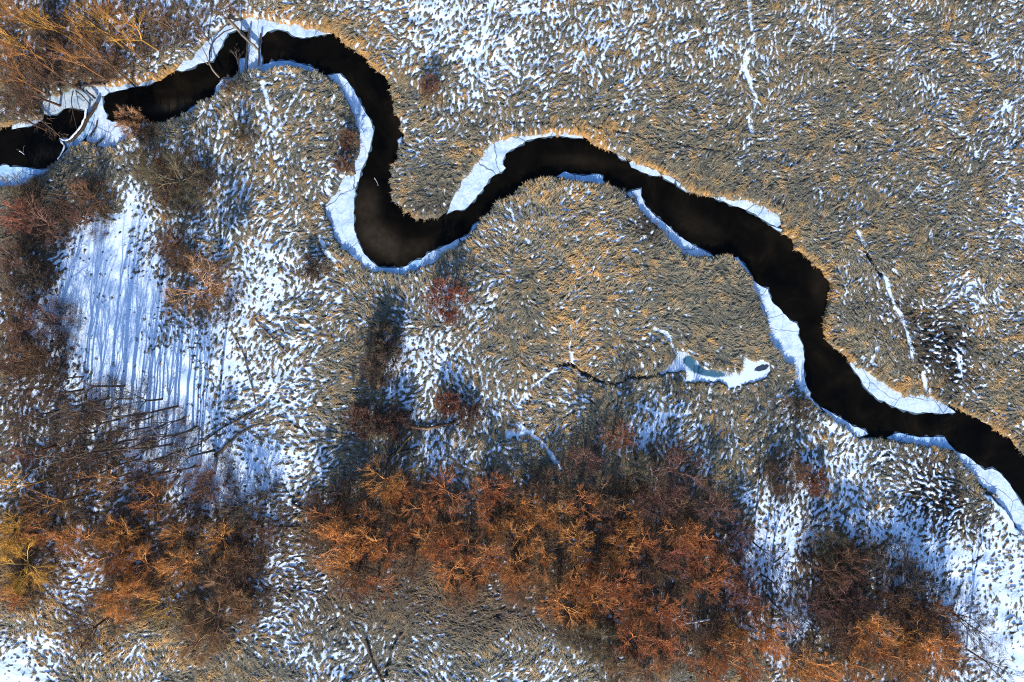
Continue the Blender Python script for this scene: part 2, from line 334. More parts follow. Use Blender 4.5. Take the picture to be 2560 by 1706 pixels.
# heights
tus = np.clip(diff, 0, 1.6) / 1.6
hgt = (1 - snow) * (0.04 + 0.09 * tus ** .7 + 0.035 * np.clip(G, -2, 2) + 0.03 * n15) + snow * (0.035 + 0.010 * nf2 + 0.005 * G)
hgt -= 0.22 * dk_t + 0.30 * np.clip(wt['hollow'], 0, 1) * (1 - snow) * sstep(-.2, .9, n15)
hgt += 0.10 * noise(60) + 0.04 * nf2
t = sstep(0.35, -0.55, sdf); hz = hgt * (1 - t) - 1.4 * t
tp = sstep(0.25, -0.35, psdf); hz = hz * (1 - tp) - 0.45 * tp
far = np.maximum(np.abs(GX) / 300, np.abs(GY) / 300); hz = np.where(far > 1, hz * 0, hz)
WATER_Z, ICE_Z = -0.46, -0.40
def samp(a, x, y):
    i = np.clip(np.searchsorted(gx, x), 0, NX - 1); j = np.clip(np.searchsorted(gy, y), 0, NY - 1); return a[j, i]

# ------------------------------------------------------------------ ground
g = NT('snowy_marsh_ground')
ac = g.add('ShaderNodeVertexColor', layer_name='Col'); asn = g.add('ShaderNodeAttribute', attribute_name='snow')
p = g.pos()
sc = g.ramp(g.noise(0.6, 5, .6, p), [(.3, (.58, .74, .95)), (.7, (.68, .81, .97))])
soil = g.mix(0.55, ac.outputs[0], g.ramp(g.noise(9, 5, .7, p), [(.3, (.25, .25, .25)), (.7, (1, 1, 1))]), 'MULTIPLY')
g.link(g.mix(asn.outputs['Fac'], soil, sc), g.b.inputs['Base Color'])
g.b.inputs['Roughness'].default_value = .8; g.b.inputs['Specular IOR Level'].default_value = .25
g.bump(g.noise(5, 5, .7, p), .5, .06)
idx = np.arange(NX * NY, dtype=np.int32).reshape(NY, NX)
quads = np.stack([idx[:-1, :-1], idx[:-1, 1:], idx[1:, 1:], idx[1:, :-1]], -1).reshape(-1, 4)
co = np.stack([GX, GY, hz.astype(np.float32)], -1).reshape(-1, 3)
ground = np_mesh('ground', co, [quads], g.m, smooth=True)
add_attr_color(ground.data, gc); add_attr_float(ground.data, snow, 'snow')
tag(ground, 'flat marsh ground of matted dead grass with patchy snow', kind='structure')

# ------------------------------------------------------------------ river water
m = NT('dark_river_water'); p = m.pos(); shn = m.add('ShaderNodeAttribute', attribute_name='shoal')
wc = m.ramp(m.noise(.22, 6, .6, p, .8), [(.35, (.0012, .0011, .0009)), (.55, (.004, .0032, .002)), (.72, (.010, .0075, .0045))])
m.link(m.mix(shn.outputs['Fac'], wc, m.ramp(m.noise(1.2, 5, .6, p), [(.3, (.020, .015, .010)), (.7, (.038, .030, .020))])), m.b.inputs['Base Color'])
m.b.inputs['Roughness'].default_value = .12; m.b.inputs['Specular IOR Level'].default_value = .07
m.bump(m.noise(2.5, 3, .5, p), .15, .02)
nx2, ny2 = 400, 220
wx, wy = np.meshgrid(np.linspace(-110, 110, nx2), np.linspace(-60, 60, ny2)); k = np.arange(nx2 * ny2).reshape(ny2, nx2)
river = np_mesh('river', np.stack([wx, wy, np.full_like(wx, WATER_Z)], -1).reshape(-1, 3), [np.stack([k[:-1, :-1], k[:-1, 1:], k[1:, 1:], k[1:, :-1]], -1).reshape(-1, 4)], m.m)
swx, swy = wx / S + 1280, 853 - wy / S; sh = np.zeros_like(wx)
for a, b, rx, ry, an, g_ in [(950, 600, 75, 35, -40, 1.), (915, 520, 30, 60, 0, .7), (1030, 620, 60, 22, 10, .5), (420, 262, 60, 14, 8, .7), (2200, 960, 70, 25, -35, .25), (1000, 300, 25, 60, 0, .2), (1450, 400, 80, 15, -5, .3), (1750, 560, 80, 25, -30, .25), (120, 380, 40, 14, 0, .5), (2060, 700, 30, 70, 0, .25)]:
    c_, s_ = math.cos(math.radians(an)), math.sin(math.radians(an)); u_, v_ = (swx - a) * c_ - (swy - b) * s_, (swx - a) * s_ + (swy - b) * c_
    sh = np.maximum(sh, g_ * np.exp(-((u_ / rx) ** 2 + (v_ / ry) ** 2) ** 1.5))
add_attr_float(river.data, sh.ravel(), 'shoal')
tag(river, 'dark open river winding between snowy banks', kind='structure')
# pale sand shoal seen through the shallow water of the bend: it lies on the bed, just under the surface
# ------------------------------------------------------------------ ice
def ice_mat(name, c0, c1, dark=0.0, rough=.45):
    m = NT(name); p = m.pos()
    base = m.ramp(m.noise(.9, 6, .65, p, 1.2), [(.30, c0), (.62, c1)])
    sp = m.ramp(m.noise(7, 3, .6, p), [(.30, (.35, .42, .5)), (.40, (1, 1, 1))])
    base = m.mix(.55, base, sp, 'MULTIPLY')
    v = m.add('ShaderNodeTexVoronoi', feature='DISTANCE_TO_EDGE'); v.inputs['Scale'].default_value = .16
    wv = m.add('ShaderNodeVectorMath', operation='ADD'); nz = m.add('ShaderNodeTexNoise'); nz.inputs['Scale'].default_value = .5
    m.link(p, nz.inputs['Vector']); m.link(p, wv.inputs[0]); m.link(nz.outputs['Color'], wv.inputs[1]); m.link(wv.outputs[0], v.inputs['Vector'])
    cr = m.ramp(v.outputs['Distance'], [(.002, (.12, .16, .2)), (.008, (1, 1, 1))])
    base = m.mix(1.0, base, cr, 'MULTIPLY')
    v2 = m.add('ShaderNodeTexVoronoi', feature='DISTANCE_TO_EDGE'); v2.inputs['Scale'].default_value = .55; m.link(wv.outputs[0], v2.inputs['Vector'])
    base = m.mix(.45, base, m.ramp(v2.outputs['Distance'], [(.004, (.35, .42, .5)), (.02, (1, 1, 1))]), 'MULTIPLY')
    base = m.mix(.5, base, m.ramp(m.noise(.35, 6, .7, p, 2.0), [(.38, (.45, .58, .70)), (.52, (1, 1, 1))]), 'MULTIPLY')
    if dark:
        base = m.mix(dark, base, (.12, .24, .30))
    m.link(base, m.b.inputs['Base Color']); m.b.inputs['Roughness'].default_value = rough
    m.b.inputs['Specular IOR Level'].default_value = .3
    m.bump(m.noise(3, 5, .7, p), .6, .05)
    return m.m
M_ICE = ice_mat('snow_dusted_ice', (.42, .58, .78), (.66, .77, .90))
M_ICE2 = ice_mat('grey_swirled_ice', (.30, .42, .50), (.55, .62, .66))
M_ICE3 = ice_mat('shaded_blue_ice', (.20, .42, .70), (.46, .66, .88))  # bluer copy of the ice for shaded south banks; shade put into colour
def ice(name, pts, label, mat=None, z=ICE_Z, th=.07, cat='ice shelf', group=None, jit=.05, sub=.35, seed=0):
    r = random.Random(seed + len(pts)); P = [Vector((X(a), Y(b))) for a, b in pts]; out = []
    for i, a in enumerate(P):
        b = P[(i + 1) % len(P)]; n = max(1, int((b - a).length / sub)); nn = Vector((-(b - a).y, (b - a).x)).normalized() if (b - a).length > 0 else Vector((0, 0))
        for k in range(n):
            j = r.gauss(0, jit) if k else 0
            out.append(a.lerp(b, k / n) + nn * j)
    bm = bmesh.new(); vs = [bm.verts.new((v.x, v.y, z)) for v in out]
    f = bm.faces.new(vs); 
    if f.normal.z < 0 or True:
        f.normal_update()
        if f.normal.z < 0: f.normal_flip()
    e = bmesh.ops.extrude_face_region(bm, geom=[f]); top = [v for v in e['geom'] if isinstance(v, bmesh.types.BMVert)]
    for v in top: v.co.z += 0
    for v in vs: v.co.z -= th
    bmesh.ops.triangulate(bm, faces=[f for f in bm.faces if len(f.verts) > 4]); bmesh.ops.recalc_face_normals(bm, faces=bm.faces)
    me = bpy.data.meshes.new(name); bm.to_mesh(me); bm.free(); me.materials.append(mat or M_ICE)
    o = bpy.data.objects.new(name, me); COL.objects.link(o)
    if th < .2:                                        # thin wet grey ice round the rim, under the snowy plate
        bm = bmesh.new(); cen = sum(out, Vector((0, 0))) / len(out); n_ = len(out); ar = sum(out[i].x * out[(i + 1) % n_].y - out[(i + 1) % n_].x * out[i].y for i in range(n_)); ring = []
        for i in range(n_):
            e1 = (out[(i + 1) % n_] - out[i - 1]); nn = Vector((e1.y, -e1.x)).normalized() * (1 if ar > 0 else -1) if e1.length > 0 else Vector((0, 0))
            ring.append(out[i] + nn * abs(r.gauss(.12, .09)))
        f = bm.faces.new([bm.verts.new((v.x, v.y, WATER_Z + .012 + (z - ICE_Z) * .3)) for v in ring]); f.normal_update()
        if f.normal.z < 0: f.normal_flip()
        bmesh.ops.triangulate(bm, faces=bm.faces[:]); mr = bpy.data.meshes.new('wet_rim'); bm.to_mesh(mr); bm.free(); mr.materials.append(M_WET)
        ro = bpy.data.objects.new('wet_rim', mr); COL.objects.link(ro); ro.parent = o
    return tag(o, label, cat, group)
M_WET = NT('wet_grey_ice'); M_WET.b.inputs['Base Color'].default_value = (.07, .11, .15, 1); M_WET.b.inputs['Roughness'].default_value = .35; M_WET.b.inputs['Specular IOR Level'].default_value = .2; M_WET = M_WET.m
A, B, C_, D_ = (0, 0), (640, 0), (1280, 0), (640, 400)
ICES = [
 ('ice_shelf', Z(0, 0, [(-150, 1350), (0, 1345), (50, 1345), (60, 1360), (170, 1360), (230, 1370), (330, 1385), (370, 1375), (430, 1340), (480, 1280), (515, 1230), (560, 1190), (620, 1200), (560, 1260), (470, 1350), (380, 1420), (250, 1510), (80, 1560), (-150, 1570)]), 'broad blue ice shelf with pitted snow at the left edge below the river', 1),
 ('ice_shelf', Z(0, 0, [(80, 1045), (240, 1015), (315, 975), (330, 940), (290, 940), (80, 1005)]), 'thin white ice rim along the north bank at the far left', 0),
 ('ice_shelf', Z(0, 0, [(310, 880), (300, 840), (330, 780), (420, 760), (480, 720), (600, 690), (760, 700), (800, 760), (820, 790), (790, 830), (740, 870), (700, 905), (650, 880), (560, 870), (500, 880), (440, 920), (380, 935), (330, 915)]), 'rounded grey swirled ice lobe under the leaning dead branches', 2),
 ('ice_shelf', Z(0, 0, [(740, 720), (740, 680), (950, 670), (1220, 640), (1250, 655), (1190, 685), (1100, 695), (960, 725), (870, 745), (830, 775), (790, 770)]), 'narrow white ice strip under the golden bank, left of the first straight reach', 0),
 ('ice_shelf', Z(0, 0, [(795, 830), (820, 790), (830, 880), (860, 930), (850, 965), (950, 1000), (1080, 1050), (1070, 1120), (980, 1170), (870, 1230), (760, 1205), (690, 1180), (690, 1130), (720, 1050), (760, 930)]), 'wide wedge of swirled blue ice right of the snow-covered log jam', 0),
 ('ice_shelf', Z(0, 0, [(705, 880), (740, 860), (790, 830), (750, 950), (690, 1100), (620, 1200), (540, 1200), (520, 1170), (500, 1120), (560, 1130), (620, 1095), (680, 1010), (705, 940)]), 'slender blue ice strip left of the snow-covered log jam', 1),
 ('ice_shelf', Z(0, 0, [(1110, 1015), (1170, 985), (1215, 1025), (1190, 1050), (1120, 1050)]), 'small triangular ice tip beside the orange bush over the water', 0),
 ('ice_shelf', Z(0, 0, [(1210, 1025), (1290, 1010), (1380, 985), (1480, 930), (1560, 870), (1615, 840), (1640, 860), (1560, 920), (1480, 960), (1380, 1015), (1280, 1045)]), 'thin blue ice ribbon curving along the south bank right of the orange bush', 1),
 ('ice_shelf', Z(0, 0, [(1725, 795), (1750, 740), (1760, 690), (1800, 640), (1870, 635), (1940, 600), (1960, 640), (1890, 700), (1820, 770), (1735, 820)]), 'pale blue ice patch at the root of the forked dead branch', 0),
 ('ice_shelf', Z(0, 0, [(1880, 640), (1930, 590), (1945, 520), (1955, 465), (2010, 470), (2005, 560), (1990, 620), (1930, 640)]), 'blue ice wedge tucked against the upright dark log', 1),
 ('ice_shelf', Z(0, 0, [(1425, 560), (1480, 490), (1560, 440), (1640, 330), (1860, 170), (1950, 130), (2040, 110), (2100, 160), (2091, 225), (2010, 240), (1960, 228), (1900, 235), (1850, 255), (1810, 330), (1770, 410), (1720, 485), (1690, 490), (1600, 510), (1540, 545), (1470, 570)]), 'long white ice shelf on the north bank below the arched branch', 0),
 ('ice_shelf', [(619, 70), (652, 62), (652, 85), (650, 100), (648, 125), (651, 150), (655, 176), (618, 184), (615, 176), (618, 140), (615, 110), (617, 90)], 'white ice bridge crossing the river under the fallen logs', 0),
 ('ice_shelf', Z(640, 0, [(40, 290), (80, 245), (140, 225), (200, 230), (250, 240), (280, 270), (330, 290), (430, 292), (520, 272), (600, 262), (560, 225), (330, 170), (150, 145), (0, 140), (-60, 180), (-30, 240), (20, 290)]), 'bright white ice shelf at the top bend right of the ice bridge', 0),
 ('ice_shelf', Z(640, 0, [(40, 520), (180, 490), (270, 490), (380, 520), (500, 555), (495, 590), (330, 560), (200, 552), (50, 580)]), 'narrow blue ice shelf along the south bank of the top bend', 1),
 ('ice_shelf', Z(640, 0, [(580, 605), (680, 593), (730, 640), (780, 710), (830, 800), (880, 900), (930, 980), (955, 1060), (930, 1170), (900, 1290), (850, 1385), (830, 1480), (760, 1480), (770, 1400), (790, 1300), (820, 1200), (810, 1060), (770, 930), (710, 790), (660, 705)]), 'long white ice shelf down the west side of the first loop', 0),
 ('ice_shelf', Z(640, 400, [(835, 90), (815, 200), (795, 300), (795, 400), (793, 500), (793, 550), (830, 670), (880, 770), (940, 830), (1000, 880), (980, 920), (860, 890), (780, 800), (690, 730), (630, 620), (580, 500), (540, 370), (600, 230), (700, 120), (780, 90)]), 'wide snow-covered ice apron at the lower west side of the first loop', 0),
 ('ice_shelf', Z(640, 400, [(985, 872), (1070, 880), (1180, 885), (1250, 850), (1290, 820), (1350, 812), (1365, 840), (1300, 900), (1200, 945), (1080, 930), (970, 915)]), 'bright blue ice rim at the very bottom of the first loop', 1),
 ('ice_shelf', Z(640, 400, [(1350, 805), (1400, 760), (1500, 720), (1600, 670), (1655, 640), (1660, 680), (1640, 715), (1560, 780), (1510, 830), (1480, 820), (1380, 875), (1340, 880), (1360, 830)]), 'cracked pale ice ledge climbing right from the bottom of the loop', 0),
 ('ice_shelf', Z(640, 400, [(1660, 640), (1750, 600), (1755, 555), (1800, 510), (1855, 505), (1850, 530), (1760, 610), (1690, 670)]), 'small blue ice tab where the furry grass bank begins', 1),
 ('ice_floe', Z(640, 0, [(1155, 1140), (1185, 1110), (1195, 1180), (1165, 1195)]), 'tiny white ice lump clinging to the east bank of the first loop', 0),
 ('ice_floe', Z(640, 400, [(1112, 300), (1125, 295), (1160, 325), (1145, 342)]), 'tiny white ice lump on the west side of the grassy tongue', 0),
 ('ice_shelf', [(1117, 533), (1124, 512), (1143, 470), (1168, 430), (1186, 400), (1207, 372), (1234, 350), (1280, 332), (1360, 322), (1409, 324), (1455, 334), (1459, 343), (1438, 342), (1409, 338), (1393, 335), (1356, 340), (1320, 347), (1300, 359), (1289, 367), (1280, 370), (1264, 382), (1256, 401), (1264, 418), (1252, 428), (1222, 445), (1215, 461), (1200, 480), (1176, 507), (1160, 522), (1136, 524)], 'largest white ice shelf, a curved blade east of the grassy tongue', 0),
 ('ice_shelf', Z(1280, 400, [(365, 128), (430, 90), (500, 115), (600, 125), (720, 110), (762, 188), (700, 205), (560, 195)]), 'pointed blue ice plate on top of the furry headland', 1),
 ('ice_floe', Z(1280, 0, [(965, 1320), (985, 1308), (1200, 1392), (1222, 1425), (1160, 1430), (980, 1360)]), 'longest grey-white ice slab under the golden north bank of the second bend', 0),
 ('ice_floe', Z(1280, 0, [(1230, 1420), (1290, 1430), (1340, 1460), (1330, 1490), (1250, 1450)]), 'short rounded ice lump right of the long grey-white slab', 0),
 ('ice_floe', Z(1280, 0, [(1345, 1470), (1400, 1500), (1460, 1560), (1430, 1560), (1360, 1510)]), 'last thin ice lump of the broken row under the golden bank', 0),
 ('ice_floe', Z(1280, 0, [(860, 1238), (930, 1275), (935, 1300), (880, 1280)]), 'first small ice lump left of the long grey-white slab', 0),
 ('ice_shelf', Z(1280, 400, [(938, 270), (980, 250), (1055, 233), (1060, 290), (1090, 360), (1180, 460), (1300, 550), (1370, 620), (1500, 700), (1645, 778), (1570, 805), (1430, 785), (1320, 710), (1190, 570), (1070, 440)]), 'long tapering ice shelf with a hooked top beside the bare mud slope', 0),
 ('ice_shelf', Z(1280, 400, [(1650, 300), (1780, 300), (1880, 310), (2000, 335), (2110, 370), (2190, 440), (2210, 520), (2175, 545), (2091, 497), (1990, 430), (1890, 390), (1820, 370), (1740, 330)]), 'wide triangular white ice shelf on the north bank of the long reach', 0),
 ('ice_floe', Z(1920, 400, [(35, 535), (70, 545), (130, 562), (118, 582), (80, 565)]), 'small ice piece broken off the tip of the triangular shelf', 0),
 ('ice_shelf', Z(1920, 400, [(-180, 372), (-60, 400), (0, 450), (40, 600), (0, 690), (40, 800), (70, 900), (70, 900), (0, 820), (-40, 620), (-90, 480), (-180, 400)], 3.267)[:0] or [(1808, 636), (1848, 643), (1868, 668), (1885, 700), (1905, 715), (1922, 722), (1932, 752), (1957, 776), (1978, 801), (1994, 808), (2002, 822), (2000, 834), (1998, 839), (2008, 858), (2013, 880), (2015, 900), (2012, 922), (2015, 948), (2025, 975), (2029, 993), (2052, 1020), (2060, 1030), (2035, 1012), (2014, 992), (1998, 968), (1984, 940), (1975, 918), (1948, 898), (1928, 866), (1917, 815), (1905, 790), (1886, 743), (1868, 704), (1852, 668), (1838, 650)], 'very long white ice shelf with fine cracks on the west side of the second loop', 0),
 ('ice_shelf', Z(1920, 800, [(450, 718), (600, 800), (700, 870), (800, 905), (832, 937), (760, 965), (660, 905), (550, 830)]), 'slender white ice strip at the inner foot of the second loop', 0),
 ('ice_shelf', Z(1920, 800, [(985, 968), (1030, 945), (1090, 928), (1150, 945), (1260, 965), (1370, 962), (1460, 965), (1495, 1020), (1535, 1062), (1490, 1070), (1350, 1042), (1150, 1022), (1050, 990)]), 'mottled blue ice plate on the south bank before the last bend', 1),
 ('ice_shelf', Z(1920, 800, [(1525, 1058), (1560, 1088), (1630, 1105), (1700, 1160), (1790, 1235), (1850, 1220), (1900, 1245), (1980, 1330), (2040, 1420), (2091, 1510), (2200, 1620), (2200, 1850), (2091, 1760), (2000, 1620), (1900, 1500), (1800, 1400), (1700, 1310), (1610, 1220), (1550, 1130)]), 'broad white ice shelf running out at the lower right edge', 0),
 ('ice_shelf', Z(1920, 800, [(683, 355), (750, 450), (800, 540), (860, 600), (920, 655), (1060, 715), (1130, 740), (1230, 765), (1280, 755), (1440, 770), (1550, 758), (1495, 720), (1380, 625), (1260, 605), (1120, 595), (1000, 540), (900, 465), (800, 385), (685, 335)]), 'long crescent ice shelf on the north bank near the right edge', 0),
]
for i, (nm, pts, lab, mk) in enumerate(ICES):
    ice(nm, pts, lab, [M_ICE, M_ICE3, M_ICE2][mk], z=ICE_Z + 0.004 * (i % 5), cat='ice shelf' if nm == 'ice_shelf' else 'ice piece', group='ice along the river banks', jit=.04, seed=i)
# frozen pond: fine sheet with clear teal ice in the middle and a slushy dark end
pxs = np.linspace(1605, 1930, 330); pys = np.linspace(872, 975, 110); QX, QY = np.meshgrid(pxs, pys)
teal = np.exp(-0.5 * (((QX - 1724) / 17) ** 2 + ((QY - 902) / 13) ** 2) * 2) + np.exp(-0.5 * (((QX - 1775 - (QY - 935) * .3) / 42) ** 2 + ((QY - 932 - (QX - 1775) * .12) / 11) ** 2) * 2) + .55 * np.exp(-0.5 * (((QX - 1745) / 16) ** 2 + ((QY - 920) / 8) ** 2) * 2)
wet = np.exp(-0.5 * (((QX - 1905) / 22) ** 2 + ((QY - 920 - (QX - 1905) * -.25) / 9) ** 2) * 2)
m = NT('pond_ice'); at = m.add('ShaderNodeAttribute', attribute_name='teal'); aw = m.add('ShaderNodeAttribute', attribute_name='wet'); p = m.pos()
nzz = m.noise(3.5, 7, .8, p)
mm = m.add('ShaderNodeMath', operation='ADD'); m.link(at.outputs['Fac'], mm.inputs[0]); m.link(nzz, mm.inputs[1])
mw = m.add('ShaderNodeMath', operation='ADD'); m.link(aw.outputs['Fac'], mw.inputs[0]); m.link(nzz, mw.inputs[1])
c1 = m.mix(m.ramp(mm.outputs[0], [(.78, (0, 0, 0)), (1.25, (1, 1, 1))]), (.62, .74, .90), (.035, .12, .19))
m.link(m.mix(m.ramp(mw.outputs[0], [(.95, (0, 0, 0)), (1.0, (1, 1, 1))]), c1, (.02, .035, .06)), m.b.inputs['Base Color'])
m.b.inputs['Roughness'].default_value = .5; m.bump(m.noise(6, 4, .6, p), .4, .04)
k = np.arange(QX.size).reshape(QX.shape)
pond = np_mesh('pond', np.stack([X(QX), Y(QY), np.full_like(QX, -0.13)], -1).reshape(-1, 3), [np.stack([k[1:, :-1], k[1:, 1:], k[:-1, 1:], k[:-1, :-1]], -1).reshape(-1, 4)], m.m)
add_attr_float(pond.data, np.clip(teal, 0, 1), 'teal'); add_attr_float(pond.data, np.clip(wet, 0, 1), 'wet')
tag(pond, 'small frozen pond with teal ice in the middle of the marsh', kind='structure')

# ------------------------------------------------------------------ grass blades (uncountable)
def blades(x, y, z, dirx, diry, ln, wd, rise, col, name, mat, label):
    n = len(x); sx, sy = -diry, dirx
    a = np.stack([x, y, z], -1)
    def P(t, wf, h): 
        c = a + np.stack([dirx * ln * t, diry * ln * t, h], -1); s_ = np.stack([sx, sy, np.zeros(n)], -1) * (wd * wf)[:, None]
        return c - s_, c + s_
    tilt = rng.normal(0, .35, n)
    l0, r0 = P(0, np.full(n, .6), 0 * ln); l1, r1 = P(.5, np.full(n, 1.0), rise * ln * .8); c2, _ = P(1.0, np.full(n, 0.0), rise * ln * .75)
    l1[:, 2] += tilt * wd; r1[:, 2] -= tilt * wd
    co = np.stack([l0, r0, r1, l1, c2], 1).reshape(-1, 3); b = np.arange(n)[:, None] * 5
    o = np_mesh(name, co, [b + np.array([[0, 1, 2, 3]]), b + np.array([[3, 2, 4]])], mat)
    add_attr_color(o.data, np.repeat(col, 5, 0)); return tag(o, label, kind='stuff')
mg = NT('dead_grass'); vc = mg.add('ShaderNodeVertexColor', layer_name='Col'); mg.link(vc.outputs[0], mg.b.inputs['Base Color'])
mg.b.inputs['Roughness'].default_value = .75; mg.b.inputs['Specular IOR Level'].default_value = .15
NT_ = 210000; KB = 6
tx = rng.uniform(-65, 65, NT_); ty = rng.uniform(-45, 45, NT_)
dv = samp(diff, tx, ty); sv = samp(sdf, tx, ty); pv = samp(psdf, tx, ty); st = samp(sn_t, tx, ty); dt = samp(dk_t, tx, ty)
keep = (dv > 0.22) & (sv > 0.06) & (pv > .12) & (st < .3) & (dt < .65) & (rng.random(NT_) < 0.95 - .5 * np.clip(samp(wt['hollow'], tx, ty), 0, 1))
tx, ty, dv, sv = tx[keep], ty[keep], dv[keep], sv[keep]; nT = len(tx)
tf = np.arctan2(samp(fy, tx, ty), samp(fx, tx, ty)) + rng.normal(0, .35, nT)
tr = rng.normal(0, 1, nT); tl = (0.17 + 0.30 * np.clip(dv, 0, 1.2)) * rng.uniform(.7, 1.25, nT) * (1 - .25 * sstep(1.0, .2, sv))
bx = np.repeat(tx, KB) + rng.normal(0, .09, nT * KB); by = np.repeat(ty, KB) + rng.normal(0, .09, nT * KB)
ba = np.repeat(tf, KB) + rng.normal(0, .38, nT * KB); bl = np.repeat(tl, KB) * rng.uniform(.6, 1.2, nT * KB)
bi = np.clip(np.searchsorted(gx, bx), 0, NX - 1); bj = np.clip(np.searchsorted(gy, by), 0, NY - 1)
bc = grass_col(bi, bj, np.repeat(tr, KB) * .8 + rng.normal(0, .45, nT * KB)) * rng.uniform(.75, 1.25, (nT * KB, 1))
bz = hz[bj, bi] - .02
grass = blades(bx, by, bz, np.cos(ba), np.sin(ba), bl, rng.uniform(.016, .034, nT * KB), rng.uniform(.04, .30, nT * KB), bc, 'grass', mg.m, 'dead straw-coloured marsh grass combed flat in tufts')
print('tufts', nT)

# ------------------------------------------------------------------ trees
def bark_mat(name, c0, c1, limb=False):
    m = NT(name); oi = m.add('ShaderNodeObjectInfo'); p = m.add('ShaderNodeTexCoord').outputs['Object']
    c = m.mix(1.0, oi.outputs['Color'], m.ramp(m.noise(1.3, 4, .6, p), [(.3, c0), (.7, c1)]), 'MULTIPLY')
    if limb:
        al = m.add('ShaderNodeAttribute', attribute_name='limb'); c = m.mix(1.0, c, m.ramp(al.outputs['Fac'], [(.38, (.42, .40, .42)), (1.0, (1, 1, 1))]), 'MULTIPLY')
    m.link(c, m.b.inputs['Base Color']); m.b.inputs['Roughness'].default_value = .8; m.b.inputs['Specular IOR Level'].default_value = .15
    return m.m
M_LIMB = bark_mat('tree_bark', (.7, .68, .7), (1.1, 1.1, 1.1), True)
M_BARK = bark_mat('bare_bark', (.55, .55, .6), (1, 1, 1)); M_TWIG = bark_mat('bare_twigs', (.55, .5, .5), (1.25, 1.2, 1.1))
M_SNOWTOP = NT('snow_on_wood'); M_SNOWTOP.b.inputs['Base Color'].default_value = (.75, .83, .93, 1); M_SNOWTOP.b.inputs['Roughness'].default_value = .8; M_SNOWTOP = M_SNOWTOP.m
class TB:
    def __init__(s): s.v = []; s.q = []; s.t = []; s.lv = {}
    def tube(s, pts, rad, n):
        b = len(s.v); d0 = None
        for i, (p, r) in enumerate(zip(pts, rad)):
            d = (pts[min(i + 1, len(pts) - 1)] - pts[max(i - 1, 0)]).normalized()
            u = d.orthogonal().normalized() if d0 is None else (d0 - d * d0.dot(d)).normalized()
            d0 = u; w_ = d.cross(u)
            for k in range(n):
                a = 2 * math.pi * k / n; s.v.append(p + (u * math.cos(a) + w_ * math.sin(a)) * r)
        for i in range(len(pts) - 1):
            for k in range(n):
                s.q.append((b + i * n + k, b + i * n + (k + 1) % n, b + (i + 1) * n + (k + 1) % n, b + (i + 1) * n + k))
    def twig(s, p, d, ln, wd, rnd):
        side = d.cross(Vector((rnd.gauss(0, 1), rnd.gauss(0, 1), rnd.gauss(0, 1)))).normalized() * wd
        b = len(s.v); mid = p + d * ln * .55 + Vector((rnd.gauss(0, .05), rnd.gauss(0, .05), rnd.gauss(.02, .04))) * ln * 1.5
        s.v += [p - side, p + side, mid + side * .7, mid - side * .7, p + d * ln + Vector((0, 0, ln * .08))]
        s.q.append((b, b + 1, b + 2, b + 3)); s.t.append((b + 3, b + 2, b + 4))
    def build(s, name, mat, parent):
        fl = []
        if s.q: fl.append(np.array(s.q, np.int32))
        if s.t: fl.append(np.array(s.t, np.int32))
        return np_mesh(name, np.array([tuple(v) for v in s.v], np.float32), fl, mat, parent=parent)
def rdir(d, ang, rnd):
    ax = d.orthogonal().normalized(); ax.rotate(Matrix.Rotation(rnd.uniform(0, 2 * math.pi), 3, d)); v = d.copy(); v.rotate(Matrix.Rotation(ang, 3, ax)); return v
